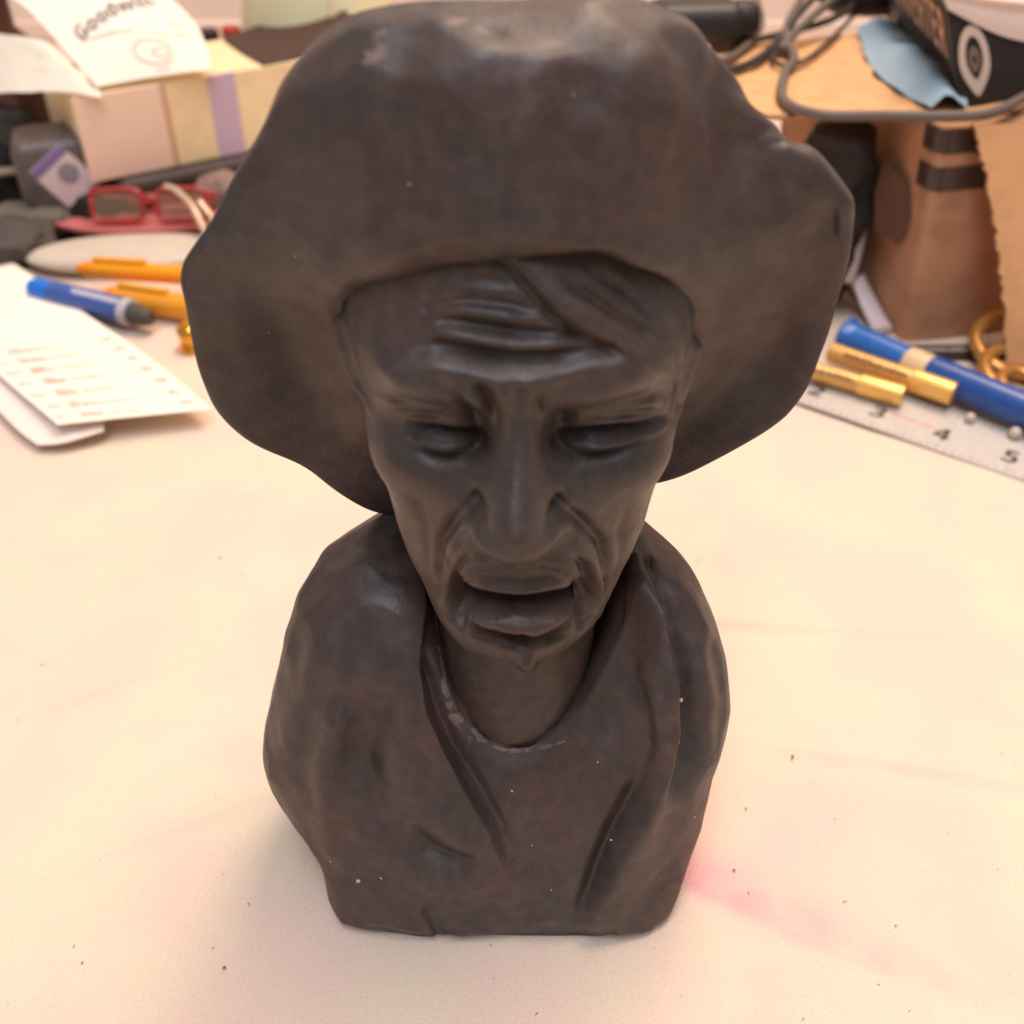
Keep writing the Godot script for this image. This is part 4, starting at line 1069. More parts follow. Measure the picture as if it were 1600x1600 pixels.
	# cables
	var rubber := mat(Color(0.40, 0.355, 0.325), 0.5)
	var rubber_b := mat(Color(0.21, 0.18, 0.17), 0.5)
	for c in [
		["thick grey cable swinging across the front of the cardboard box and up over its flap", 1.9, rubber, [V(240, 95, -300), V(205, 90, -262), V(189, 89, -251), V(170, 88, -234), V(156, 87.5, -231), V(132, 87.4, -232), V(112, 87.5, -232), V(102, 87.3, -240), V(100, 87.3, -256), V(108, 87.3, -288), V(115, 88, -305), V(118, 90, -338), V(134, 93, -385), V(152, 92, -440)]],
		["dark cable looping down behind the black adaptor on the flap", 1.5, rubber, [V(124, 92, -450), V(117, 90, -395), V(113, 88, -364), V(103, 87.5, -335), V(89, 87, -309), V(74, 87, -298), V(50, 86, -300)]],
		["dark cable rising from beside the hat in a long curve to the upper right", 1.7, rubber_b, [V(50, 87, -292), V(74, 87, -286), V(95, 87.5, -298), V(113, 89, -329), V(130, 93, -364), V(156, 95, -420)]],
		["thin dark cable with a small hooked end in the middle of the flap", 1.0, rubber_b, [V(113, 88, -326), V(107, 87, -308), V(111, 86.8, -299), V(123, 87, -311), V(150, 88, -361), V(184, 90, -430)]],
		["thin dark cable running behind the tangle towards the black carton", 1.5, rubber_b, [V(94, 87, -330), V(118, 88, -345), V(140, 92, -352), V(158, 93, -380), V(168, 92, -420)]],
		["black cable bent upwards at the left end of the adaptor", 1.8, rubber_b, [V(66, 92, -352), V(74, 93, -372), V(84, 95, -400), V(98, 96, -440)]],
		["second black cable arching over the adaptor at the top edge", 1.5, rubber, [V(84, 98, -345), V(88, 100, -372), V(92, 98, -405), V(112, 96, -440)]],
		["heavy dark cable coil crossing at the top right of the tangle", 1.9, rubber, [V(112, 88, -318), V(122, 92, -334), V(136, 98, -350), V(150, 101, -372), V(168, 98, -420)]]]:
		var o2 := part("cable", bar(c[3], [c[1]], 90, 12), c[2])
		tag(o2, c[0], "cable", "dark cables tangled on the cardboard box")
	var ad := thing("power_adaptor", "rounded black power adaptor lying among the cables beside the hat", "adaptor", V(80, 86.6, -336), 0.12)
	var body := part("body", soft_box(V(40, 17, 26), 7.0), mat(Color(0.19, 0.175, 0.17), 0.45), ad)
	body.position = V(-2, 8.6, 0) * S
	part("collar", lathe([[0.01, 0], [7.8, 0], [8.2, 0.8], [8.2, 7], [6.0, 10], [0.01, 10]], 24), mat(Color(0.15, 0.13, 0.125), 0.5), ad).transform = Transform3D(Basis(Vector3.FORWARD, PI / 2), V(15, 8.4, 0) * S)
	# black pouch and white cable between the hat and the box
	var pg := PackedVector3Array()
	var pf := noise(51, 0.05, 3)
	for i in 31:
		var t := float(i) / 30
		for j in 36:
			var a := TAU * j / 36
			var y := 79.0 * t
			var w := (0.72 + 0.35 * sin(PI * pow(t, 0.8))) * (1.0 if t < 0.93 else maxf(0.02, (1.0 - t) / 0.07))
			if i == 0: w = 0.02
			var r := 1.0 + 0.35 * pf.get_noise_3d(cos(a) * 14, y, sin(a) * 14)
			pg.append(V(sin(a) * 15.0 * w * r, y, cos(a) * 15.0 * w * r))
	var pouch := part("black_pouch", grid_mesh(pg, 31, 36, true), mat(Color(0.12, 0.10, 0.095), 0.7))
	pouch.position = V(128, 0, -263) * S
	tag(pouch, "crumpled black fabric pouch standing in the gap between hat and cardboard box", "pouch")
	var pf2 := part("dark_print", sheet([[V(-6, 36, -11.5), V(-9, 37, -16.5), V(-13, 38, -22)], [V(-5.5, 48, -11.5), V(-10, 50, -18.5), V(-15, 52, -26)], [V(-8, 60, -16.5), V(-11, 62, -21), V(-14, 64, -25.6)]], 0.2, 14, 14), mat(Color(0.36, 0.235, 0.17), 0.7), b)
	pf2.position = V(-0.5, 0, 0.6) * S
	var wc := part("white_cable", bar([V(143, 50, -262), V(141, 32, -256), V(138, 22, -249), V(136, 17, -246)], [1.4, 1.6, 2.0, 2.4], 30, 12), mat(Color(0.62, 0.55, 0.51), 0.5))
	tag(wc, "short grey white cable with a bulbous end hanging in front of the black pouch", "cable")
	var wp := part("white_strap", bar([V(142, 16, -254), V(146, 9, -249), V(149, 4, -241), V(150, 2.5, -234)], [4.2], 24, 14, true, 0.4), mat(Color(0.86, 0.80, 0.80), 0.6))
	tag(wp, "short white plastic strap sloping down behind the cap of the blue pen", "strap")
	var bag := part("black_bag", lathe([[0.01, 0], [14, 1], [19, 6], [19, 13], [14, 20], [6, 24], [0.01, 25]], 36), mat(Color(0.13, 0.115, 0.13), 0.7))
	bag.position = V(168, 86.5, -392) * S
	bag.scale = V(1.3, 1.0, 0.9)
	tag(bag, "soft black bag heaped behind the cables, left of the black carton", "bag")
	# ruler
	var ru := thing("ruler", "white plastic ruler strip numbered in inches at the lower edge of the pens", "ruler", V(0, 0, 0))
	var e0 := V(92, 0.35, -190)
	var ex := V(0.80, 0, 0.60)
	var ez := V(0.60, 0, -0.80)
	var wave := func(x: float) -> float: return 0.5 + 0.5 * (0.5 + 0.5 * sin(x * 0.06))
	var at := func(x: float, y: float) -> Vector3: return e0 + ex * x + ez * y + V(0, wave.call(x) + 0.12, 0)
	var rows := []
	for yy in [0.0, 14.0, 28.5]:
		var row := []
		for xx in 9: row.append(at.call(xx * 17.0, yy) - V(0, 0.12, 0))
		rows.append(row)
	part("strip", sheet(rows, 0.6, 10, 60), mat(Color(0.79, 0.76, 0.735), 0.35, 0.0, tone(45, 0.05, 0.94, 1.02), 20.0), ru)
	var ink := mat(Color(0.23, 0.19, 0.18), 0.6)
	for d in [["1", 1.0], ["2", 18.7], ["3", 42.3], ["4", 65.0], ["5", 88.6], ["6", 111.5]]:
		part("numeral", letters(d[0], 7.6, func(x: float, y: float) -> Vector3: return at.call(x + d[1] - 3.6, y + 7.4), true), ink, ru)
	var st := SurfaceTool.new()
	st.begin(Mesh.PRIMITIVE_TRIANGLES)
	for i in 100:
		var l := 4.5 if i % 8 == 0 else (3.2 if i % 4 == 0 else 2.0)
		var x := -4.0 + i * 2.88
		for y0 in [0.4, 28.1 - l]:
			for q in [[0, 0], [0, l], [0.28, l], [0, 0], [0.28, l], [0.28, 0]]:
				st.add_vertex(at.call(clampf(x + q[0], 0, 135), y0 + q[1]) * S)
	st.generate_normals()
	part("tick_marks", st.commit(), mat(Color(0.55, 0.5, 0.48), 0.6), ru).set_meta("kind", "stuff")
	part("pink_line", sheet([[at.call(46, 12.5) - V(0, .04, 0), at.call(62, 12.5) - V(0, .04, 0)], [at.call(46, 13.3) - V(0, .04, 0), at.call(62, 13.3) - V(0, .04, 0)]], 0.05, 3, 12), mat(Color(0.85, 0.55, 0.55), 0.6), ru)
	# blue pen with a pale band
	var pen := thing("blue_pen", "thick glossy blue pen with a cream band and flared cap lying above the ruler", "pen", V(0, 0, 0))
	var pa := V(129, 8.4, -218)
	var pd := (V(178, 8.0, -165) - pa).normalized()
	var gloss := mat(Color(0.17, 0.40, 0.71), 0.25)
	part("cap", bar([pa, pa + pd * 1.5, pa + pd * 3.0, pa + pd * 6, pa + pd * 27], [7.6, 7.8, 6.6, 6.2, 5.6], 5, 24, false), gloss, pen)
	part("cap_recess", bar([pa - pd * 0.15, pa + pd * 0.2], [5.4], 2, 24, false), mat(Color(0.06, 0.16, 0.38), 0.4), pen)
	part("band", bar([pa + pd * 26.8, pa + pd * 36.5], [5.9], 2, 24, false), mat(Color(0.86, 0.74, 0.60), 0.35), pen)
	part("barrel", bar([pa + pd * 36.3, pa + pd * 80, pa + pd * 120], [6.1, 6.3, 6.0], 3, 24, false), mat(Color(0.14, 0.30, 0.58), 0.28), pen)
	# brass bars
	var brass := mat(Color(0.93, 0.72, 0.42), 0.33, 0.3, tone(46, 0.06, 0.85, 1.05), 30.0)
	for g in [[V(98, 6.0, -204), V(140.5, 5.8, -177.5), "lower of two brass tubes with engraved lettering, lying on the ruler", 3.9], [V(121, 7.6, -207), V(158, 7.2, -176.5), "upper brass tube with engraved lettering, between ruler and blue pen", 4.3]]:
		var bt := thing("brass_tube", g[2], "tube", V(0, 0, 0), 0.0, "brass tubes on the ruler")
		var A: Vector3 = g[0]
		var D: Vector3 = (g[1] - A).normalized()
		var L: float = (g[1] - A).length()
		part("tube", bar([A, A + D * L * 0.12, A + D * L * 0.7], [g[3] * 0.92, g[3] * 0.88, g[3] * 0.9], 3, 8, false), brass, bt)
		part("sleeve", bar([A + D * L * 0.68, A + D * L], [g[3] * 1.06], 2, 8, false), mat(Color(0.97, 0.76, 0.42), 0.25, 0.35), bt)
		var sd := D.cross(Vector3.UP).normalized()
		var upv := (sd + Vector3.UP).normalized()
		var along := (Vector3.UP - sd).normalized()
		part("engraving", print_bars(func(x: float, y: float) -> Vector3: return A + D * x + upv * (g[3] * 0.99) + along * (y - 1.0), [[L * 0.14, 0.0, L * 0.5, 2.0]], 8), mat(Color(0.42, 0.27, 0.13), 0.5), bt)
	# coiled brass rings
	var torus := func(R2: float, r2: float) -> ArrayMesh:
		var g := []
		for i in 17:
			var a := -TAU * i / 16
			g.append([R2 + cos(a) * r2, sin(a) * r2])
		return lathe(g, 48)
	for q in [[V(194, 7.2, -213), 15.0, 2.6, "top", 0.35], [V(191, 4.2, -197), 13.5, 2.7, "front", 0.25], [V(188, 3.2, -191), 6.5, 2.4, "small", 0.2]]:
		var ring := part("brass_ring", torus.call(q[1], q[2]), mat(Color(0.74, 0.53, 0.28), 0.3, 0.5))
		ring.position = q[0] * S
		ring.rotation.x = q[4]
		tag(ring, {"top": "large brass ring leaning against the cardboard flap at the right edge", "front": "large brass ring lying in front beside the blue pen barrel", "small": "small brass ring inside the large front ring by the pen"}[q[3]], "ring", "brass rings by the blue pen")
	var lab := thing("black_label", "black strip with a line of tiny white print at the foot of the cardboard box", "label", V(0, 0, 0))
	part("strip", soft_box(V(44, 2.5, 9), 0.8), mat(Color(0.10, 0.09, 0.085), 0.5), lab).position = V(171, 1.6, -217) * S
	part("print", print_bars(func(x: float, y: float) -> Vector3: return V(155 + x, 2.98, -215.5 - y), [[0.0, 0.0, 28.0, 3.2]], 3), mat(Color(0.75, 0.68, 0.64), 0.7), lab)
	for q in [[V(162, 2.7, -168), 1.9, "clear glass bead at the end of the upper brass tube"], [V(174, 2.8, -158), 2.3, "white glass bead in front of the blue pen barrel on the ruler"]]:
		var bd := part("glass_bead", lathe([[0.01, -q[1]], [q[1] * 0.6, -q[1] * 0.8], [q[1], 0], [q[1] * 0.75, q[1] * 0.66], [q[1] * 0.35, q[1] * 0.95], [0.01, q[1]]], 20), mat(Color(0.80, 0.73, 0.69), 0.3))
		bd.position = q[0] * S
		tag(bd, q[2], "bead", "glass beads on the ruler")

# ------------------------------------------------------------------ left: papers, pens, glasses, boxes
func make_left() -> void:
	var paper := mat(Color(0.96, 0.93, 0.87), 0.75, 0.0, tone(61, 0.02, 0.97, 1.02), 10.0)
	var faint := mat(Color(0.80, 0.66, 0.62), 0.8)
	# long slip of paper, its near end lifted off the cloth
	var slip := thing("paper_slip", "long white till slip with faint print, its near end lifted off the cloth", "paper", V(0, 0, 0))
	var sl := [[V(-154, 9.0, -154), V(-130, 8.4, -160), V(-105, 7.0, -167)], [V(-190, 6.5, -192), V(-164, 7.4, -199), V(-138, 6.4, -205)],
		[V(-226, 5.0, -230), V(-202, 6.6, -237), V(-176, 6.2, -243)], [V(-262, 4, -268), V(-238, 5.5, -275), V(-212, 5, -281)], [V(-298, 3, -306), V(-272, 3, -312), V(-248, 3, -318)]]
	part("sheet", sheet(sl, 0.25, 40, 20), paper, slip)
	var sg := sheet_grid(sl, 60, 30)
	var on_slip := func(x: float, y: float) -> Vector3:
		var j := clampf(x / 50.0, 0.0, 0.999) * 29.0
		var i := clampf(y / 215.0, 0.0, 0.999) * 59.0
		var a := int(i) * 30 + int(j)
		return sg[a].lerp(sg[a + 1], j - int(j)).lerp(sg[a + 30].lerp(sg[a + 31], j - int(j)), i - int(i)) + V(0, 0.25, 0)
	var lines := []
	for r in 7:
		var y := 7.0 + r * 10.5
		lines.append_array([[3.0, y + 2.0, 5.5, 1.9], [11.5, y, 6.0, 3.0], [11.5, y + 3.4, 4.0, 1.6], [18.5, y + 0.6, 10.0, 1.4], [41.0, y + 3.0, 3.6, 3.0]])
	var pr := part("print", print_bars(on_slip, lines, 15), faint, slip)
	pr.set_meta("kind", "stuff")
	var under := part("rounded_card", sheet([[V(-161, 3.4, -150), V(-152, 4.4, -150), V(-140, 5.2, -156)], [V(-172, 3.6, -160), V(-160, 4.4, -166), V(-146, 5, -172)], [V(-196, 3.4, -186), V(-180, 4, -192), V(-164, 4, -198)], [V(-240, 2.5, -232), V(-226, 3, -238), V(-208, 3, -244)]], 0.4, 30, 20), mat(Color(0.93, 0.86, 0.83), 0.7))
	tag(under, "pinkish white card with a rounded corner under the till slip", "card")
	# pens
	var mk := thing("marker", "blue capped marker with a clear grey barrel, its end beside the hat brim", "marker", V(0, 0, 0))
	var a0 := V(-203, 7.5, -262)
	var ad := (V(-143, 7.0, -234) - a0).normalized()
	part("end_cap", bar([a0, a0 + ad * 3, a0 + ad * 12], [3.6, 4.8, 5.0], 3, 20, false), mat(Color(0.10, 0.45, 0.85), 0.3), mk)
	part("barrel", bar([a0 + ad * 11.8, a0 + ad * 22, a0 + ad * 50], [5.2, 5.3, 5.5], 3, 20, false), mat(Color(0.25, 0.36, 0.64), 0.25), mk)
	part("stripe", bar([a0 + ad * 25 + V(0, 4.5, 2.0), a0 + ad * 49 + V(0, 4.8, 2.1)], [1.2], 2, 10, false), mat(Color(0.78, 0.78, 0.84), 0.2), mk)
	part("grip", bar([a0 + ad * 49.8, a0 + ad * 54], [5.7], 2, 20, false), mat(Color(0.72, 0.70, 0.74), 0.3), mk)
	part("nib_holder", bar([a0 + ad * 53.8, a0 + ad * 60, a0 + ad * 64], [4.4, 4.0, 3.0], 3, 20, false), mat(Color(0.30, 0.27, 0.24), 0.5), mk)
	var amber := mat(Color(0.95, 0.62, 0.10), 0.3)
	for q in [[V(-186, 12.0, -271), V(-122, 12.0, -262), 3.95, "orange mechanical pencil with a clip, farthest of the two beside the marker"], [V(-172, 6.0, -258), V(-118, 5.6, -242), 5.2, "amber yellow pencil lying between the orange pencil and the blue marker"]]:
		var pc := thing("pencil", q[3], "pencil", V(0, 0, 0), 0.0, "yellow pencils beside the marker")
		var P: Vector3 = q[0]
		var E: Vector3 = (q[1] - P).normalized()
		part("barrel", bar([P + E * 8, P + E * 66], [q[2]], 2, 18, false), amber if q[2] < 4 else mat(Color(0.90, 0.60, 0.16), 0.35), pc)
		part("tip", bar([P, P + E * 4, P + E * 8.2], [1.4, q[2] * 0.75, q[2] * 0.95], 3, 18, false), mat(Color(0.98, 0.56, 0.06), 0.35), pc)
		part("clip", bar([P + E * 9 + V(0, q[2] + 0.8, 0), P + E * 32 + V(0, q[2] + 0.9, 0)], [1.4], 2, 8, false), mat(Color(0.96, 0.66, 0.22), 0.3), pc)
	var th := part("brass_thimble", lathe([[0.01, 0], [6, 0], [6.4, 1], [5.2, 3.4], [5.0, 6], [5.8, 8], [4.6, 10.5], [2, 11.6], [0.01, 11.8]], 28), mat(Color(0.90, 0.66, 0.25), 0.18, 0.8))
	th.position = V(-126, 0.1, -223) * S
	tag(th, "small shiny brass thimble at the edge of the hat brim by the slip", "thimble")
	# pale plastic case
	var cg := []
	for i in 23:
		var a := -PI / 2 + PI * i / 22
		cg.append([maxf(0.01, pow(cos(a), 0.7) * 20.0), sin(a) * 5.5])
	var pale := part("plastic_case", lathe(cg, 48), mat(Color(0.80, 0.75, 0.69), 0.45, 0.0, tone(63, 0.03, 0.95, 1.03), 12.0))
	pale.position = V(-172, 5.6, -301) * S
	pale.scale = Vector3(2.35, 1, 0.85)
	pale.rotation.y = 0.10
	tag(pale, "long pale grey plastic case with rounded ends behind the pencils", "case")
	# pink tray with red spectacles
	var tray := thing("glasses_tray", "shallow pink plastic tray with a rounded lip under the red spectacles", "tray", V(-176, 8.5, -331), 0.04)
	var tr := []
	for p in [[0.01, 0], [34, 0], [37, 1], [39, 3.2], [38.4, 3.8], [36, 2], [33, 1.4], [0.01, 1.4]]: tr.append(p)
	var trm := part("dish", lathe(tr, 56), mat(Color(0.80, 0.45, 0.45), 0.3), tray)
	trm.scale = Vector3(1.12, 1.0, 0.5)
	var gl := thing("spectacles", "red rectangular framed spectacles standing on the pink tray", "glasses", V(-168, 10.8, -322), 0.04)
	gl.rotation.x = -0.35
	var red := mat(Color(0.64, 0.22, 0.21), 0.25)
	for s in [-1.0, 1.0]:
		var pts := []
		for k in 33:
			var a := TAU * k / 32
			var ca := cos(a)
			var sa := sin(a)
			pts.append(V(s * 15.0 + signf(ca) * pow(absf(ca), 0.45) * 11.6, 8.5 + signf(sa) * pow(absf(sa), 0.45) * 7.0, 0))
		part("rim", bar(pts, [1.35], 65, 10, true), red, gl)
		var lens := mat(Color(0.55, 0.47, 0.36, 0.35), 0.05)
		lens.transparency = BaseMaterial3D.TRANSPARENCY_ALPHA
		part("lens", soft_box(V(21.5, 12.5, 0.8), 0.35), lens, gl).position = V(s * 15.0, 8.5, 0) * S
	part("bridge", bar([V(-4.0, 11, 0), V(0, 12.4, 0.4), V(4.0, 11, 0)], [1.5], 12, 10), red, gl)
	part("temple", bar([V(-27, 13, -1), V(-28, 13, -8), V(-20, 12, -14), V(20, 11, -16)], [1.3], 30, 10), red, gl)
	part("temple", bar([V(27, 13, -1), V(28, 13, -8), V(22, 11, -12), V(-14, 9, -13)], [1.3], 30, 10), red, gl)
	var tw := thing("tweezers", "bent cream metal tweezers with two arms leaning towards the hat", "tweezers", V(0, 0, 0))
	var steel := mat(Color(0.82, 0.72, 0.62), 0.25, 0.35)
	part("arm", bar([V(-160, 27, -327), V(-155, 26, -325), V(-147, 22, -318), V(-141, 16, -309), V(-134, 10, -298)], [2.0, 1.9, 1.7, 1.8, 1.6], 30, 10, true, 0.6), steel, tw)
	part("arm", bar([V(-144, 22, -322), V(-138, 17, -316), V(-130, 11, -306)], [1.6], 20, 10, true, 0.6), steel, tw)
	# dark tray under the cream box
	var dk := part("dark_case", soft_box(V(150, 24, 70), 5.0), mat(Color(0.27, 0.22, 0.20), 0.6, 0.0, tone(64, 0.03, 0.85, 1.1), 8.0))
	dk.transform = Transform3D(Basis(Vector3.UP, 0.58), V(-142, 12.4, -408) * S)
	tag(dk, "low dark brown case carrying the cream box", "case")
	# cream box with a lilac stripe
	var cb := thing("cream_box", "cream cardboard box with a lilac stripe and a pink end panel", "box", V(-197, 25, -337), 0.0)
	cb.rotation.y = 0.588
	cb.rotation.z = 0.0
	var cream := mat(Color(0.97, 0.87, 0.69), 0.7, 0.0, tone(65, 0.02, 0.95, 1.03), 10.0)
	part("box_body", carton([V(0, 0, 0), V(150, 0, 0), V(150, 0, -62), V(0, 0, -62), V(0, 38, 0), V(150, 38, 0), V(150, 38, -62), V(0, 38, -62)]), cream, cb)
	part("end_panel", soft_box(V(40, 38.6, 1.2), 0.5), mat(Color(0.95, 0.83, 0.74), 0.7), cb).position = V(19.6, 19.2, 0.3) * S
	part("panel_edge", soft_box(V(2.4, 38.6, 1.0), 0.4), mat(Color(0.84, 0.67, 0.56), 0.7), cb).position = V(41.2, 19.2, 0.2) * S
	part("lilac_stripe", soft_box(V(13.5, 38.6, 0.8), 0.3), mat(Color(0.78, 0.68, 0.77), 0.7), cb).position = V(69.5, 19.2, 0.3) * S
	part("lid_flap", sheet([[V(92, 38.6, -1), V(120, 41, -4), V(150, 47, -6)], [V(92, 39, -30), V(120, 43, -32), V(152, 52, -34)], [V(94, 40, -58), V(122, 45, -58), V(154, 54, -58)]], 5.0, 14, 14), mat(Color(0.29, 0.20, 0.16), 0.8), cb)
	# store receipt draped over the box
	var rc := thing("store_receipt", "white store receipt with a printed shop name curling over the cream box", "receipt", V(0, 0, 0))
	var rr := [[V(-188, 65.5, -346), V(-166, 66.5, -358), V(-140, 68, -366)], [V(-197, 74, -352), V(-172, 77, -366), V(-144, 74, -378)], [V(-209, 84, -362), V(-184, 88, -378), V(-152, 82, -393)],
		[V(-223, 93, -374), V(-198, 97, -392), V(-168, 91, -408)], [V(-240, 98, -388), V(-216, 101, -406), V(-190, 96, -420)]]
	part("sheet", sheet(rr, 0.25, 40, 30), paper, rc)
	var rg := sheet_grid(rr, 60, 40)
	var rq := grid_normals(rg, 60, 40, false)
	var on_rc := func(x: float, y: float) -> Vector3:
		var j := clampf(x / 54.0, 0.0, 0.999) * 39.0
		var i := clampf(y / 76.0, 0.0, 0.999) * 59.0
		var a := int(i) * 40 + int(j)
		return rg[a].lerp(rg[a + 1], j - int(j)).lerp(rg[a + 40].lerp(rg[a + 41], j - int(j)), i - int(i)) + rq[a] * 0.3
	part("shop_name", letters("Goodwill", 7.4, func(x: float, y: float) -> Vector3: return on_rc.call(x * 0.78 + 10.0, y * 0.95 + 29.0 + x * 0.42), true), mat(Color(0.40, 0.33, 0.36), 0.8), rc)
	part("print", print_bars(on_rc, [[10.0, 28.5, 20.0, 1.6], [32.0, 27.0, 14.0, 1.4], [42.0, 34.0, 5.0, 1.8], [30.0, 4.5, 5.0, 2.4]], 7), mat(Color(0.80, 0.68, 0.66), 0.8), rc).set_meta("kind", "stuff")
	# round emblem: a half face that doubles as a letter
	part("emblem", flat_ring(on_rc, func(a: float) -> Vector2: return Vector2(32.0 + 8.0 * cos(a * 0.8 + 0.5), 16.5 + 7.5 * sin(a * 0.8 + 0.5)), func(a: float) -> Vector2: return Vector2(32.0 + 7.1 * cos(a * 0.8 + 0.5), 16.5 + 6.6 * sin(a * 0.8 + 0.5))), faint, rc)
	part("emblem", flat_ring(on_rc, func(a: float) -> Vector2: return Vector2(34.5 + 3.6 * cos(a), 16.0 + 3.0 * sin(a)), func(a: float) -> Vector2: return Vector2(34.5 + 2.8 * cos(a), 16.0 + 2.2 * sin(a))), faint, rc)
	var cr := part("crumpled_receipt", sheet([[V(-250, 64, -336), V(-222, 66, -336), V(-196, 65, -338), V(-184, 62, -338)], [V(-250, 78, -342), V(-222, 78, -342), V(-202, 76, -344), V(-187, 66, -343)], [V(-250, 89, -348), V(-226, 88, -346), V(-210, 84, -347), V(-193, 70, -349)]], 0.25, 30, 40, 5.0, 19), paper)
	tag(cr, "white crumpled receipt lying to the left of the printed store receipt", "receipt")
	var bx := part("brown_bottle", lathe([[0.01, 0], [15, 0], [17, 2], [17, 60], [14, 70], [7, 78], [7, 92], [8, 93], [8, 102], [0.01, 103]], 32), mat(Color(0.30, 0.17, 0.13), 0.3))
	bx.position = V(-250, 0, -402) * S
	tag(bx, "dark brown bottle standing at the upper left behind the receipts", "bottle")
	# black charger box with a lilac edged label
	var ch := thing("black_charger", "worn black plastic charger box with a lilac edged white label", "charger", V(-218, 24, -350), 0.35)
	part("housing", soft_box(V(34, 42, 34), 6.0), mat(Color(0.38, 0.34, 0.325), 0.45, 0.0, tone(66, 0.04, 0.85, 1.1), 12.0), ch)
	var lb := part("label", soft_box(V(20, 24, 0.8), 0.35), mat(Color(0.84, 0.78, 0.78), 0.5), ch)
	lb.transform = Transform3D(Basis(Vector3.BACK, 0.62), V(4, 4, 17.2) * S)
	part("lilac_edge", soft_box(V(20, 4.5, 0.5), 0.2), mat(Color(0.50, 0.42, 0.62), 0.5), lb).position = V(0, 9.6, 0.4) * S
	part("grey_blot", lathe([[0.01, 0], [4.6, 0], [4.4, 0.3], [0.01, 0.3]], 20), mat(Color(0.55, 0.53, 0.56), 0.6), lb).transform = Transform3D(Basis(Vector3.RIGHT, PI / 2), V(2.5, 0.5, 0.5) * S)
	# dark things heaped at the left edge
	var lump := func(w: float, h: float, d: float, seed_: int, sq := 0.8) -> ArrayMesh:
		var g := PackedVector3Array()
		var f := noise(seed_, 0.05, 3)
		for i in 25:
			var b := -PI / 2 + PI * i / 24
			for j in 40:
				var a := TAU * j / 40
				var cb2 := pow(maxf(cos(b), 0.0), sq)
				var v := V(sin(a) * w * cb2, signf(sin(b)) * pow(absf(sin(b)), sq) * h, cos(a) * d * cb2)
				g.append(v * (1.0 + 0.28 * f.get_noise_3dv(v * 1.3)))
		return grid_mesh(g, 25, 40, true)
	for q in [
		[V(-262, 20, -386), lump.call(28, 24, 26, 71), Color(0.11, 0.10, 0.10), "black_bag", "soft black bag slumped at the left edge below the receipts", "bag", 0.7],
		[V(-205, 9, -352), lump.call(32, 14, 20, 72), Color(0.09, 0.075, 0.07), "black_cloth", "folded black cloth under the charger box, left of the spectacles", "cloth", 0.85],
		[V(-232, 8, -334), lump.call(25, 7, 11, 73), Color(0.46, 0.43, 0.38), "grey_cloth", "grey olive rag lying at the left edge beside the pink tray", "rag", 0.85],
		[V(-238, 8, -308), lump.call(30, 9, 20, 74), Color(0.30, 0.27, 0.255), "grey_pouch", "dark grey pouch at the left edge behind the till slip", "pouch", 0.75],
		[V(-128, 9, -292), lump.call(10, 8, 8, 75), Color(0.25, 0.20, 0.13), "dark_clip", "small dark olive clip half hidden by the hat brim behind the pencils", "clip", 0.6],
		[V(-140, 14, -352), lump.call(14, 10, 12, 76), Color(0.56, 0.46, 0.42), "grey_sock", "greyish pink cloth roll under the cream box beside the hat", "cloth", 0.8]]:
		var o := part(q[3], q[1], mat(q[2], q[6], 0.0, tone(67, 0.05, 0.85, 1.1), 20.0))
		o.position = q[0] * S
		tag(o, q[4], q[5])
	var sp := part("grey_spoon", bar([V(-262, 24, -352), V(-246, 24, -354), V(-232, 25, -356), V(-226, 25, -357)], [2.6, 3.4, 3.6, 2.2], 24, 14, true, 0.5), mat(Color(0.62, 0.55, 0.50), 0.35))
	tag(sp, "short grey plastic handle sticking in from the left edge over the rag", "handle")
	# pale green bowl upside down and small caps behind the box
	var bowl := thing("green_bowl", "pale green plastic bowl turned upside down behind the cream box", "bowl", V(-108, 0, -480))
	var gm := mat(Color(0.89, 0.87, 0.72), 0.35)
	part("shell", lathe([[48, 0], [49, 2], [46, 30], [42, 62], [37, 92], [33, 104], [0.01, 106]], 56), gm, bowl)
	part("foot_ring", lathe([[26, 105], [27, 110], [25, 111], [23, 110], [23, 105]], 48), gm, bowl)
	part("pale_seam", bar([V(17, 34, 43.2), V(15, 66, 39.2), V(14, 92, 34.6)], [1.4], 16, 10), mat(Color(0.93, 0.87, 0.72), 0.4), bowl)
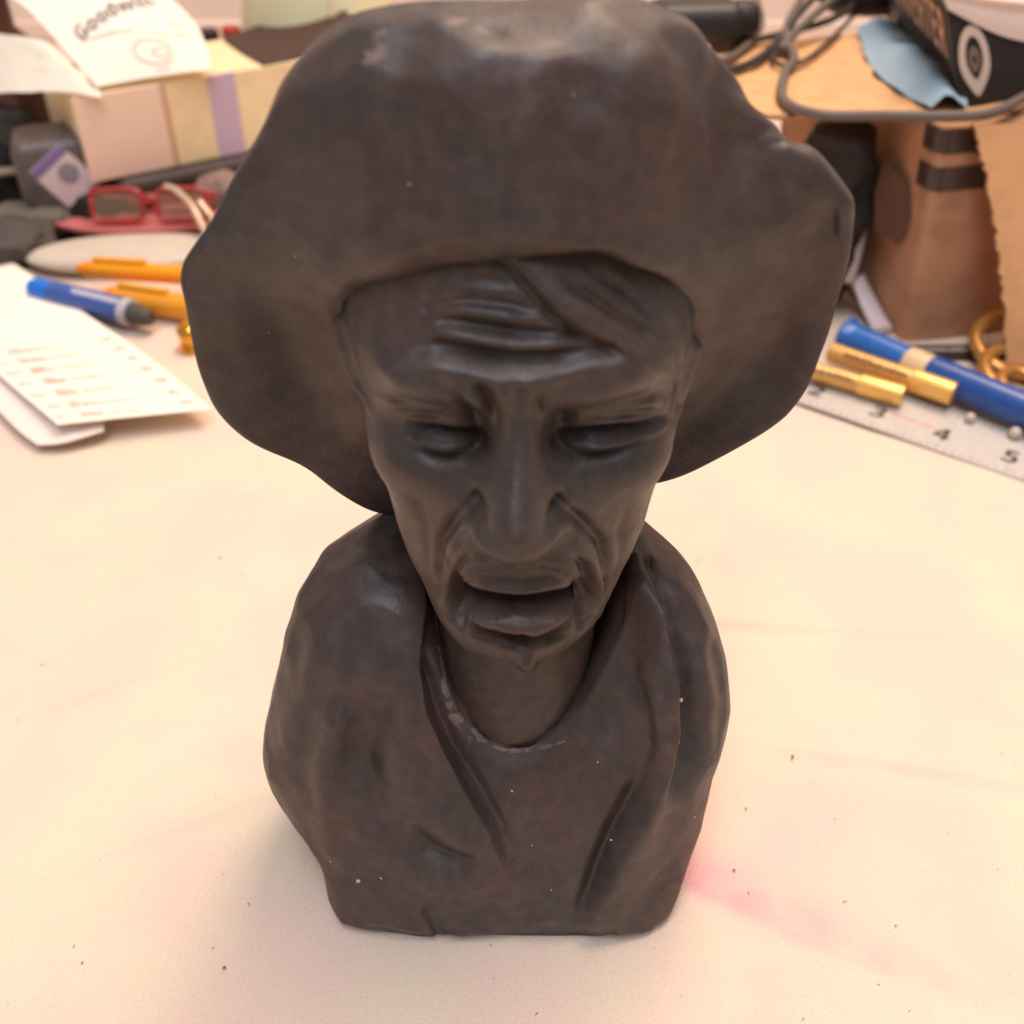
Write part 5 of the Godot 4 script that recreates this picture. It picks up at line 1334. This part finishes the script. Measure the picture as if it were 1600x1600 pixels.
	for q in [[V(-150, 0, -452), Color(0.70, 0.22, 0.17), "red", 5.0, 62.0], [V(-163, 0, -456), Color(0.24, 0.20, 0.21), "dark", 5.0, 60.0]]:
		var bt := thing("small_bottle", {"red": "small grey bottle with a red cap between receipt and green bowl", "dark": "small grey bottle with a dark cap touching the receipt edge"}[q[2]], "bottle", q[0], 0.0, "small bottles behind the cream box")
		part("bottle_body", lathe([[0.01, 0], [9, 0], [9.6, 2], [9.6, 46], [6, 54], [3.6, 56], [3.6, 58], [0.01, 58]], 24), mat(Color(0.70, 0.63, 0.58), 0.4), bt)
		part("cap", lathe([[0.01, q[4] - 5.0], [q[3], q[4] - 5.0], [q[3], q[4] + 4.0], [q[3] - 1.0, q[4] + 5.0], [0.01, q[4] + 5.2]], 20), mat(q[1], 0.4), bt)

func _ready() -> void:
	# ---------------------------------------------------------- camera, room light, exposure
	var cam := Camera3D.new()
	cam.fov = 53.0
	cam.near = 0.01
	cam.far = 8.0
	add_child(cam)
	cam.position = Vector3(0, 200, 138.6) * S
	cam.rotation_degrees = Vector3(-38, 0, 0)
	cam.current = true
	var lens := CameraAttributesPhysical.new()
	lens.frustum_near = 0.01
	lens.frustum_far = 8.0
	lens.frustum_focal_length = 24.07
	lens.frustum_focus_distance = 0.212
	lens.exposure_aperture = 9.5
	cam.attributes = lens
	var env := Environment.new()
	env.background_mode = Environment.BG_COLOR
	env.background_color = Color(0.86, 0.82, 0.79)
	env.background_energy_multiplier = 0.36
	env.tonemap_mode = Environment.TONE_MAPPER_LINEAR
	env.tonemap_exposure = 1.12
	env.sdfgi_enabled = true
	env.ssao_enabled = true
	env.ssil_enabled = true
	var we := WorldEnvironment.new()
	we.environment = env
	add_child(we)
	# two ceiling panels of the room, one behind the table and one over the viewer
	for q in [[Vector3(0.3, 1.5, -0.5), Vector2(1.1, 0.5), Color(1.0, 0.89, 0.78), 2.35], [Vector3(-0.15, 1.75, 0.55), Vector2(1.2, 0.6), Color(0.93, 0.95, 1.0), 1.8]]:
		var lamp := AreaLight3D.new()
		lamp.area_size = q[1]
		lamp.light_color = q[2]
		lamp.light_energy = q[3]
		lamp.shadow_enabled = true
		add_child(lamp)
		lamp.look_at_from_position(q[0], Vector3(0, 0, 0), Vector3(1, 0, 0))
	make_table()
	make_bust(true)
	make_right()
	make_left()
